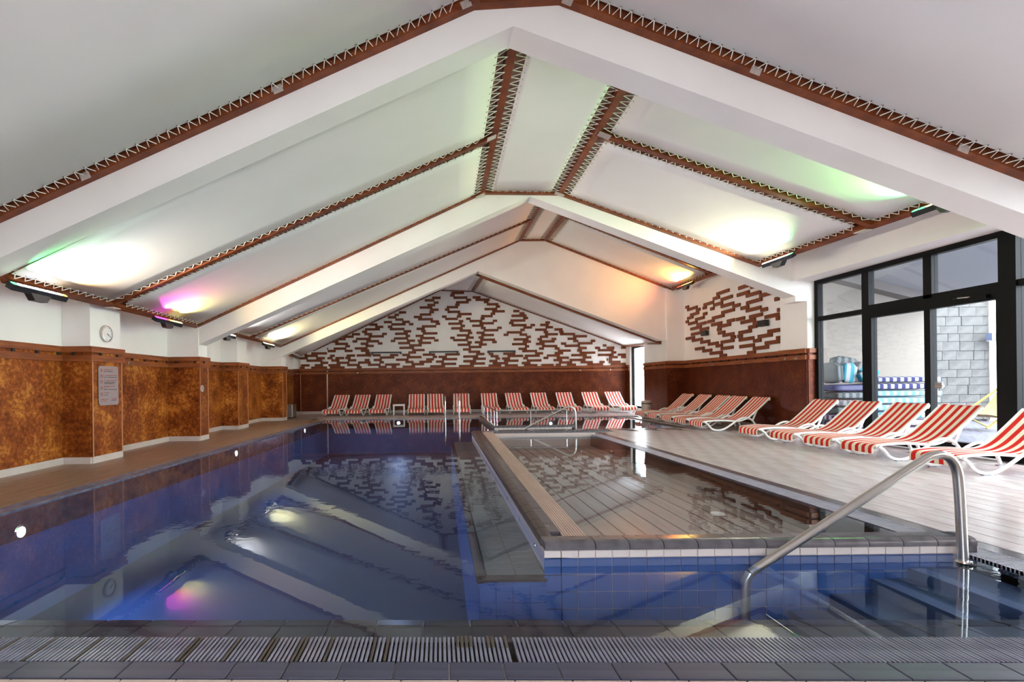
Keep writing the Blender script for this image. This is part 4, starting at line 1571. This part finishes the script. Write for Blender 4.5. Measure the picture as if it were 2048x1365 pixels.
# ------------------------------------------------------------------ sun loungers
def make_lounger(rz=0.0):
    root = thing('sun_lounger', (0, 0, 0), '', 'lounger', 'red-and-white striped sun loungers')
    prof = crom([(0, -.012, .105), (0, -.01, .19), (0, .03, .235), (0, .12, .25), (0, .32, .265), (0, .55, .262), (0, .78, .245), (0, .93, .262), (0, 1.08, .335), (0, 1.25, .475), (0, 1.42, .63), (0, 1.57, .775), (0, 1.6, .782), (0, 1.61, .74), (0, 1.59, .70)], 4)
    n = len(prof)
    vs_ = []
    nxw = 4
    for sgn in (0, 1):
        for i, p in enumerate(prof):
            a = prof[max(0, i - 1)]
            c = prof[min(n - 1, i + 1)]
            d = (c - a).normalized()
            nn = V(0, -d.z, d.y)
            for k in range(nxw + 1):
                s = k / nxw * 2 - 1
                q = p + nn * (-.014 * sgn) + V(s * .288, 0, 0) + nn * (-.012 * (1 - s * s))
                vs_.append(q)
    w = nxw + 1
    fs = []
    off = n * w
    for i in range(n - 1):
        for k in range(nxw):
            a = i * w + k
            fs.append((a, a + 1, a + w + 1, a + w))
            fs.append((off + a, off + a + w, off + a + w + 1, off + a + 1))
        fs.append((i * w, (i + 1) * w, off + (i + 1) * w, off + i * w))
        fs.append((i * w + nxw, off + i * w + nxw, off + (i + 1) * w + nxw, (i + 1) * w + nxw))
    for k in range(nxw):
        fs.append((k, off + k, off + k + 1, k + 1))
        e = (n - 1) * w + k
        fs.append((e, e + 1, off + e + 1, off + e))
    b = MB()
    b.add(vs_, fs)
    b.build('towel_cover', M['red_stripe'], root, smooth=True)
    for s in (-1, 1):
        x = s * .305
        pts = crom([(x, .02, .215), (x, .12, .235), (x, .32, .25), (x, .55, .247), (x, .78, .23), (x, .93, .247), (x, 1.08, .32), (x, 1.25, .46), (x, 1.42, .615), (x, 1.575, .76)], 3)
        MB().tube(pts, .019, 8).build('side_rail', M['white_plastic'], root, smooth=True)
        x = s * .325
        pts = crom([(x, .045, .215), (x, .12, .16), (x, .19, .075), (x, .28, .03), (x, .4, .024), (x, .53, .07), (x, .68, .165), (x, .84, .27), (x, .99, .315), (x, 1.12, .275), (x, 1.21, .17), (x, 1.26, .06), (x, 1.27, .022)], 4)
        MB().tube(pts, .021, 8).build('leg', M['white_plastic'], root, smooth=True)
        for y in (.33, 1.27):
            f = MB()
            f.box((x - .022, y - .045, 0.0), (x + .022, y + .045, .012))
            f.build('foot_pad', M['foot'], root)
        f = MB()
        f.bar((s * .28, 1.3, .5), (s * .28, 1.17, .22), .02, .035, V(0, 1, 0))
        f.build('back_strut', M['white_plastic'], root)
    for (y, z) in ((.1, .222), (.75, .225), (1.18, .26)):
        MB().bar((-.31, y, z), (.31, y, z), .035, .022).build('cross_bar', M['white_plastic'], root)
    return root


proto = make_lounger()
first = [True]


def lounger(x, y, rz, label, group, z=0.0):
    if first[0]:
        o = proto
        first[0] = False
    else:
        o = copy_tree(proto)
    o.location = (x, y, z)
    o.rotation_euler = (0, 0, rz)
    o['label'] = label
    o['group'] = group
    return o


ordn = ['first', 'second', 'third', 'fourth', 'fifth', 'sixth', 'seventh', 'eighth', 'ninth', 'tenth', 'eleventh', 'last']
YF = 18.98
FX = [661, 706, 754, 832, 872, 924, 984, 1040, 1092, 1146, 1202, 1257]
extra = {0: 'near the left corner', 2: 'left of the white side table', 3: 'right of the white side table', 5: 'behind the pool ladder', 11: 'beside the bright corner window'}
for i, px in enumerate(FX):
    u, v = uv(px, 822)
    lab = 'striped lounger, %s from the left along the back wall' % ordn[i]
    if i in extra:
        lab += ', ' + extra[i]
    lounger(u * (YF + .05), YF, 0.0 + random.uniform(-.05, .05) + (.07 if i < 3 else 0) * -1, lab, 'loungers along the back wall')
LX = 6.40
near_y = [10.16, 9.2, 8.35, 7.56, 6.42]
labs = ['furthest striped lounger before the glass, next to the brown column', 'second striped lounger from the brown column before the glass', 'middle striped lounger of the five before the glass doors',
        'second nearest striped lounger before the glass, in front of the door with the handle', 'nearest striped lounger, cut by the picture edge behind the steel handrail']
for yy, lab in zip(near_y, labs):
    lounger(LX, yy, -math.pi / 2 + random.uniform(-.02, .02), lab, 'loungers before the glass wall')
alc_y = [15.9, 14.85, 13.85, 13.0, 12.1]
labs = ['striped lounger deepest in the slatted alcove, beside the bin', 'second striped lounger from the bin in the slatted alcove', 'middle striped lounger of the five in the slatted alcove', 'fourth striped lounger from the bin in the slatted alcove',
        'striped lounger in the alcove half hidden by the brown column']
for yy, lab in zip(alc_y, labs):
    lounger(xalc(yy) - 1.74, yy, -math.pi / 2 + random.uniform(-.03, .03), lab, 'loungers in the slatted alcove')


# side tables
def side_table(loc, w, h, label):
    t = thing('side_table', loc, label, 'table')
    x, y, z = loc
    MB().box((x - w / 2, y - w / 2, z + h - .025), (x + w / 2, y + w / 2, z + h)).build('table_top', M['white_plastic'], t)
    MB().box((x - w / 2 + .02, y - w / 2 + .02, z + h - .06), (x + w / 2 - .02, y + w / 2 - .02, z + h - .025)).build('apron', M['white_plastic'], t)
    for sx in (-1, 1):
        for sy in (-1, 1):
            MB().box((x + sx * (w / 2 - .02) - .017, y + sy * (w / 2 - .02) - .017, z), (x + sx * (w / 2 - .02) + .017, y + sy * (w / 2 - .02) + .017, z + h - .025)).build('leg', M['white_plastic'], t)


u, v = uv(798, 820)
side_table((u * 19.4, 19.4, 0), .44, .42, 'white plastic side table between third and fourth lounger by the back wall')
side_table((7.72, 15.375, 0), .28, .40, 'white plastic side table between the two deepest alcove loungers')

# ------------------------------------------------------------------ handrails, ladder, railing
def handrail(label, pts, Y, r, flange):
    P = [onY(a, b, Y) for (a, b) in pts]
    root = thing('handrail', (P[-1].x, Y, 0), label, 'handrail')
    q = crom(P, 6)
    MB().tube(q, r, 14).build('rail_tube', M['steel'], root, smooth=True)
    e = P[-1]
    b = MB()
    b.lathe([(r * 1.05, .014), (r * 1.6, .01), (r * 1.65, .0)], (e.x, Y, .0), 18)
    b.build('flange', M['chrome'], root, smooth=True)
    return root, P


root, P = handrail('thick brushed steel handrail in front, sloping from the curb end into the water',
                   [(1500, 1147), (1528, 1128), (1680, 1029), (1790, 957), (1835, 928), (1858, 914), (1880, 910), (1900, 918), (1913, 940), (1918, 975), (1922, 1040), (1926, 1126)], 3.25, .0275, True)
b = MB()
e = P[0]
b.tube([V(e.x, e.y, e.z), V(e.x - .03, e.y, e.z - .05), V(e.x - .04, e.y, e.z - .5)], .0275, 12)
b.build('lower_post', M['steel'], root, smooth=True)
handrail('slim steel handrail at the far end of the wading pool', [(1050, 858), (1090, 837), (1125, 819), (1138, 814.5), (1147, 818), (1151, 828), (1152, 858)], 12.3, .022, True)
# ladder at the far pool edge
lx = uv(905, 830)[0] * 16.9
ld = thing('pool_ladder', (lx, 16.95, 0), 'chrome pool ladder at the far edge of the big pool', 'ladder')
for s in (-.12, .12):
    MB().tube(crom([(lx + s * 2, 17.35, 0), (lx + s * 2, 17.35, .55), (lx + s * 2, 17.28, .72), (lx + s * 2, 17.12, .76), (lx + s * 2, 16.95, .66), (lx + s * 2, 16.9, .4), (lx + s * 2, 16.9, -.9)], 5), .022, 10).build('rail_tube', M['chrome'], ld, smooth=True)
for z in (-.15, -.4, -.65):
    MB().box((lx - .24, 16.86, z - .015), (lx + .24, 16.94, z + .015)).build('rung', M['chrome'], ld)
# low railing round the spa
rl_ = thing('spa_railing', (1.7, 13, .1), 'low steel railing on the raised curb of the far basin', 'railing')
xs, y0 = 1.66, 12.92
posts = [(xs, 12.95), (2.53, 12.95), (3.46, 12.95), (xs, 13.55), (xs, 14.3), (xs, 15.2), (xs, 16.2)]
for (x, y) in posts:
    MB().tube([(x, y, .1), (x, y, .46)], .016, 8).build('post', M['chrome'], rl_, smooth=True)
    MB().lathe([(.035, .1), (.03, .112)], (x, y, 0), 12).build('post_flange', M['chrome'], rl_)
MB().tube([(3.5, 12.95, .47), (xs + .05, 12.95, .47), (xs, 13.0, .47), (xs, 16.3, .47)], .02, 8).build('top_rail', M['chrome'], rl_, smooth=True)

# ------------------------------------------------------------------ wall fittings
# clock
c = onX(210, 668, -5.40)
ck = thing('wall_clock', c, 'round silver-rimmed wall clock on the near white pilaster', 'clock')
MB().lathe([(.135, 0), (.142, .02), (.135, .045), (.12, .048), (.118, .03)], (c.x, c.y, c.z), 32, 'X').build('clock_rim', M['steel'], ck, smooth=True)
MB().lathe([(.119, .02), (.119, .033)], (c.x, c.y, c.z), 32, 'X').build('clock_face', M['paper'], ck)
MB().bar((c.x + .036, c.y, c.z), (c.x + .036, c.y + .055, c.z - .03), .012, .004, V(1, 0, 0)).build('hour_hand', M['sign_black'], ck)
MB().bar((c.x + .038, c.y, c.z), (c.x + .038, c.y + .08, c.z - .045), .007, .004, V(1, 0, 0)).build('minute_hand', M['sign_black'], ck)
tk = MB()
for k in range(12):
    a = k * math.pi / 6
    d = V(0, math.sin(a), math.cos(a))
    tk.bar(c + V(.034, 0, 0) + d * .095, c + V(.034, 0, 0) + d * .11, .006, .002, V(1, 0, 0))
tk.build('hour_marks', M['sign_black'], ck)
# rules board: rounded grey acrylic with pictograms and lines of print
p0, p1 = onX(196, 732, -5.37), onX(236, 815, -5.37)
zt_, zb_ = onX(196, 732, -5.37).z, onX(196, 812, -5.37).z
ya, yb = p0.y, p1.y
bd = thing('rules_board', (-5.37, (ya + yb) / 2, zb_), 'grey acrylic pool rules board on the mottled pilaster under the clock', 'sign')


def rrect(y0, y1, z0, z1, r, n=5):
    pts = []
    for (cy, cz, a0) in ((y1 - r, z1 - r, 0), (y0 + r, z1 - r, 90), (y0 + r, z0 + r, 180), (y1 - r, z0 + r, 270)):
        for k in range(n + 1):
            a = math.radians(a0 + 90 * k / n)
            pts.append((cy + r * math.cos(a), cz + r * math.sin(a)))
    return pts


MB().prism([(-5.37, y, z) for (y, z) in rrect(ya, yb, zb_, zt_, .045)], (.012, 0, 0)).build('board', M['sign'], bd)
Wd, Hd = yb - ya, zt_ - zb_


def prow(fy0, fy1, fz, mt, name):
    b = MB()
    yy = ya + fy0 * Wd
    end = ya + fy1 * Wd
    z_ = zt_ - fz * Hd
    h = .014
    rr_ = random.Random(int(fz * 1000))
    while yy < end - .004:
        if rr_.random() < .14:
            yy += .008
            continue
        w = .0075
        k = rr_.randrange(5)
        x0, x1 = -5.3585, -5.3565
        if k != 1:
            b.box((x0, yy, z_ - h / 2), (x1, yy + .002, z_ + h / 2))
        if k in (0, 2, 4):
            b.box((x0, yy, z_ + h / 2 - .002), (x1, yy + w - .002, z_ + h / 2))
        if k in (1, 2, 3):
            b.box((x0, yy, z_ - .001), (x1, yy + w - .002, z_ + .001))
        if k in (0, 1, 3):
            b.box((x0, yy + w - .004, z_ - h / 2), (x1, yy + w - .002, z_ + h / 2))
        yy += w + .0015
    b.build(name, mt, bd)


for (fz, f1, col) in ((.085, .72, 'r'), (.135, .72, 'k'), (.235, .93, 'r'), (.285, .93, 'k'), (.365, .95, 'r'), (.415, .82, 'k'), (.45, .75, 'k'), (.515, .78, 'r'), (.55, .5, 'r'), (.60, .92, 'k'), (.68, .52, 'r'), (.735, .45, 'k')):
    prow(.25, f1, fz, M['sign_red' if col == 'r' else 'sign_black'], 'printed_line')
prow(.08, .50, .845, M['sign_red'], 'printed_line')
prow(.08, .36, .89, M['sign_red'], 'printed_line')
prow(.62, .92, .835, M['sign_red'], 'printed_line')
prow(.62, .90, .88, M['sign_black'], 'printed_line')
for i, fz in enumerate((.11, .26, .405, .565, .72)):
    cy, cz = ya + .13 * Wd, zt_ - fz * Hd
    b = MB()
    x0 = -5.357
    if i == 0:
        pts = [(cy - .03, cz - .025), (cy + .03, cz - .025), (cy, cz + .03)]
    else:
        pts = [(cy + .03 * math.cos(2 * math.pi * k / 20), cz + .03 * math.sin(2 * math.pi * k / 20)) for k in range(20)]
    for k in range(len(pts)):
        a_, c_ = pts[k], pts[(k + 1) % len(pts)]
        b.bar((x0, *a_), (x0, *c_), .006, .002, V(1, 0, 0))
    if i:
        b.bar((x0, cy - .021, cz + .021), (x0, cy + .021, cz - .021), .006, .002, V(1, 0, 0))
    b.build('pictogram_ring', M['sign_red'], bd)
    b = MB()
    b.bar((x0 + .001, cy, cz - .013), (x0 + .001, cy, cz + .006), .009, .002, V(1, 0, 0))
    b.lathe([(.006, 0), (.006, .002)], (x0, cy, cz + .014), 10, 'X')
    b.build('pictogram', M['sign_black'], bd)
# small round sign
c = onX(404.5, 777.5, -5.14)
rs_ = thing('round_sign', c, 'small round white sign on the second pilaster', 'sign')
MB().lathe([(.07, 0), (.07, .008)], c, 24, 'X').build('sign_disc', M['paper'], rs_)
MB().lathe([(.055, .007), (.055, .0095)], c, 24, 'X').build('sign_ring', M['sign'], rs_)
MB().bar((c.x + .0105, c.y, c.z - .03), (c.x + .0105, c.y, c.z + .03), .02, .003, V(1, 0, 0)).build('sign_mark', M['paper'], rs_)


def hook(p, n, label):
    p = Vector(p)
    n = Vector(n)
    s = V(-n.y, n.x, 0)
    t = thing('coat_hook', p, label, 'hook', 'coat hooks along the wooden rail')
    MB().bar(p + V(0, 0, .025), p + V(0, 0, -.03), .026, .006, n).build('hook_plate', M['chrome'], t)
    for sd in (-1, 1):
        MB().tube([p + n * .004 + V(0, 0, -.015), p + n * .028 + s * (sd * .02) + V(0, 0, -.024), p + n * .045 + s * (sd * .035) + V(0, 0, .012)], .006, 6).build('prong', M['chrome'], t)


zh = DADO - .19
for (x, y, lab) in ((-5.80, 6.35, 'chrome hook on the left wall rail nearest the viewer'), (-5.80, 9.55, 'chrome hook on the left wall rail between clock pilaster and second pilaster'),
                    (-5.80, 12.75, 'chrome hook on the left wall rail behind the second pilaster'), (-5.80, 16.0, 'chrome hook on the left wall rail before the fourth pilaster')):
    hook((x, y, zh), (1, 0, 0), lab)
for (px, lab) in ((595, 'chrome hook on the back wall rail in the left corner'), (716, 'chrome hook on the back wall rail above the second and third lounger'), (998, 'chrome hook on the back wall rail below the third black lamp'),
                  (1160, 'chrome hook on the back wall rail above the tenth lounger'), (1220, 'chrome hook on the back wall rail above the last lounger')):
    x = uv(px, 740)[0] * YB
    hook((x, YB - .05, DB - .19), (0, -1, 0), lab)
for (y, lab) in ((11.2, 'chrome hook on the brown column, farther one'), (10.85, 'chrome hook on the brown column, nearer one'),):
    hook((7.91, y, zh), (-1, 0, 0), lab)
for (y, lab) in ((14.6, 'chrome hook on the alcove rail, farther one'), (13.0, 'chrome hook on the alcove rail, nearer one')):
    hook((xalc(y) - .05, y, zh), (-1, 0, 0), lab)
# black linear lamps on the back wall
for (a, b, py, lab) in ((742, 803, 705.5, 'black linear wall lamp, left one of three on the back wall'), (858, 917, 704, 'black linear wall lamp, middle one of three on the back wall'), (975, 1031, 703, 'black linear wall lamp, right one of three on the back wall')):
    p, q = onY(a, py, YB - .12), onY(b, py, YB - .12)
    zc = (p.z + q.z) / 2
    t = thing('linear_lamp', ((p.x + q.x) / 2, YB - .1, zc), lab, 'lamp', 'black linear lamps on the back wall')
    MB().bar((p.x, YB - .12, zc), (q.x, YB - .12, zc), .07, .06).build('lamp_body', M['black'], t)
    for x in (p.x + .04, q.x - .04):
        MB().box((x - .04, YB - .15, zc - .07), (x + .04, YB - .005, zc + .03)).build('wall_mount', M['black'], t)
for (px, py, lab) in ((1414.5, 667, 'black box wall lamp on the slatted alcove wall, farther one'), (1533, 647, 'black box wall lamp on the slatted alcove wall, near the column')):
    p = onA(px, py)
    t = thing('box_lamp', p, lab, 'lamp', 'black box lamps on the alcove wall')
    MB().box((p.x - .13, p.y - .13, p.z - .075), (p.x - .03, p.y + .13, p.z + .075)).build('lamp_body', M['black'], t)
    MB().box((p.x - .04, p.y - .07, p.z - .05), (p.x + .01, p.y + .07, p.z + .05)).build('wall_mount', M['black'], t)
# bin
c = G(1292, 833)
c.y = 16.75
c.x = uv(1290, 833)[0] * 16.75 + .05
bn = thing('waste_bin', (c.x, c.y, 0), 'beige waste bin with pale lid beside the alcove loungers', 'bin')
MB().lathe([(.13, 0), (.145, .02), (.165, .42), (.165, .44)], (c.x, c.y, 0), 24).build('bin_body', M['bin'], bn, smooth=True)
MB().lathe([(.166, .435), (.166, .475)], (c.x, c.y, 0), 24).build('bin_band', M['black'], bn)
MB().lathe([(.17, .47), (.172, .50), (.15, .545), (.06, .56), (.0, .562)], (c.x, c.y, 0), 24).build('bin_lid', M['bin'], bn, smooth=True)
# steel cabinet in the left corner
cb = thing('steel_cabinet', (-5.35, 18.55, 0), 'low stainless steel cabinet standing behind the last left pilaster', 'cabinet')
MB().box((-5.6, 18.3, .03), (-5.12, 18.75, .5)).build('cabinet_body', M['steel'], cb)
MB().box((-5.57, 18.285, .06), (-5.15, 18.302, .47)).build('cabinet_door', M['chrome'], cb)
MB().box((-5.6, 18.3, 0), (-5.12, 18.75, .03)).build('plinth', M['black'], cb)

# ------------------------------------------------------------------ underwater lamps
ulm = emis('underwater_lamp', (.85, .92, 1.0), 12.0)


def ulamp(label, p, n, power, cone=150):
    p = Vector(p)
    n = Vector(n)
    t = thing('underwater_lamp', p, label, 'lamp', 'round underwater lamps of the pool')
    ax = 'X' if abs(n.x) > abs(n.y) else 'Y'
    sg = n.x if ax == 'X' else n.y
    b = MB()
    b.lathe([(.075, 0), (.073, .012 * sg), (.058, .02 * sg)], p, 20, ax)
    b.build('lamp_ring', M['chrome'], t)
    b = MB()
    b.lathe([(.052, .012 * sg), (.052, .022 * sg)], p, 20, ax)
    b.build('lamp_lens', ulm, t)
    spot('lamp_light', p + n * .06, p + n * 2 + V(0, .35 if n.x else 0, -.25), power, (.45, .6, 1.0), cone, .6, 0.0, t)


ulamp('bright underwater lamp in the left pool wall nearest the viewer', (xl(5.0), 5.0, -.235), (1, .0, 0), 170, 115)
ulamp('underwater lamp in the left pool wall opposite the second pilaster', (xl(9.87), 9.87, -.13), (1, 0, 0), 45)
ulamp('underwater lamp in the left pool wall near the far corner', (xl(14.3), 14.3, -.10), (1, 0, 0), 30)
ulamp('underwater lamp in the far pool wall before the side table', (uv(797, 846)[0] * 16.95, 16.99, -.12), (0, -1, 0), 25)
spl = thing('underwater_lamp', (4.0, 16.9, -.2), 'underwater lamp glowing in the far railed basin', 'lamp')
MB().lathe([(.05, 0), (.045, -.02)], (4.0, 16.98, -.2), 20, 'Y').build('lamp_lens', ulm, spl)
spot('lamp_light', (4.0, 16.9, -.2), (4.0, 14, -.3), 60, (.7, .75, 1), 150, .6, 0.0, spl)
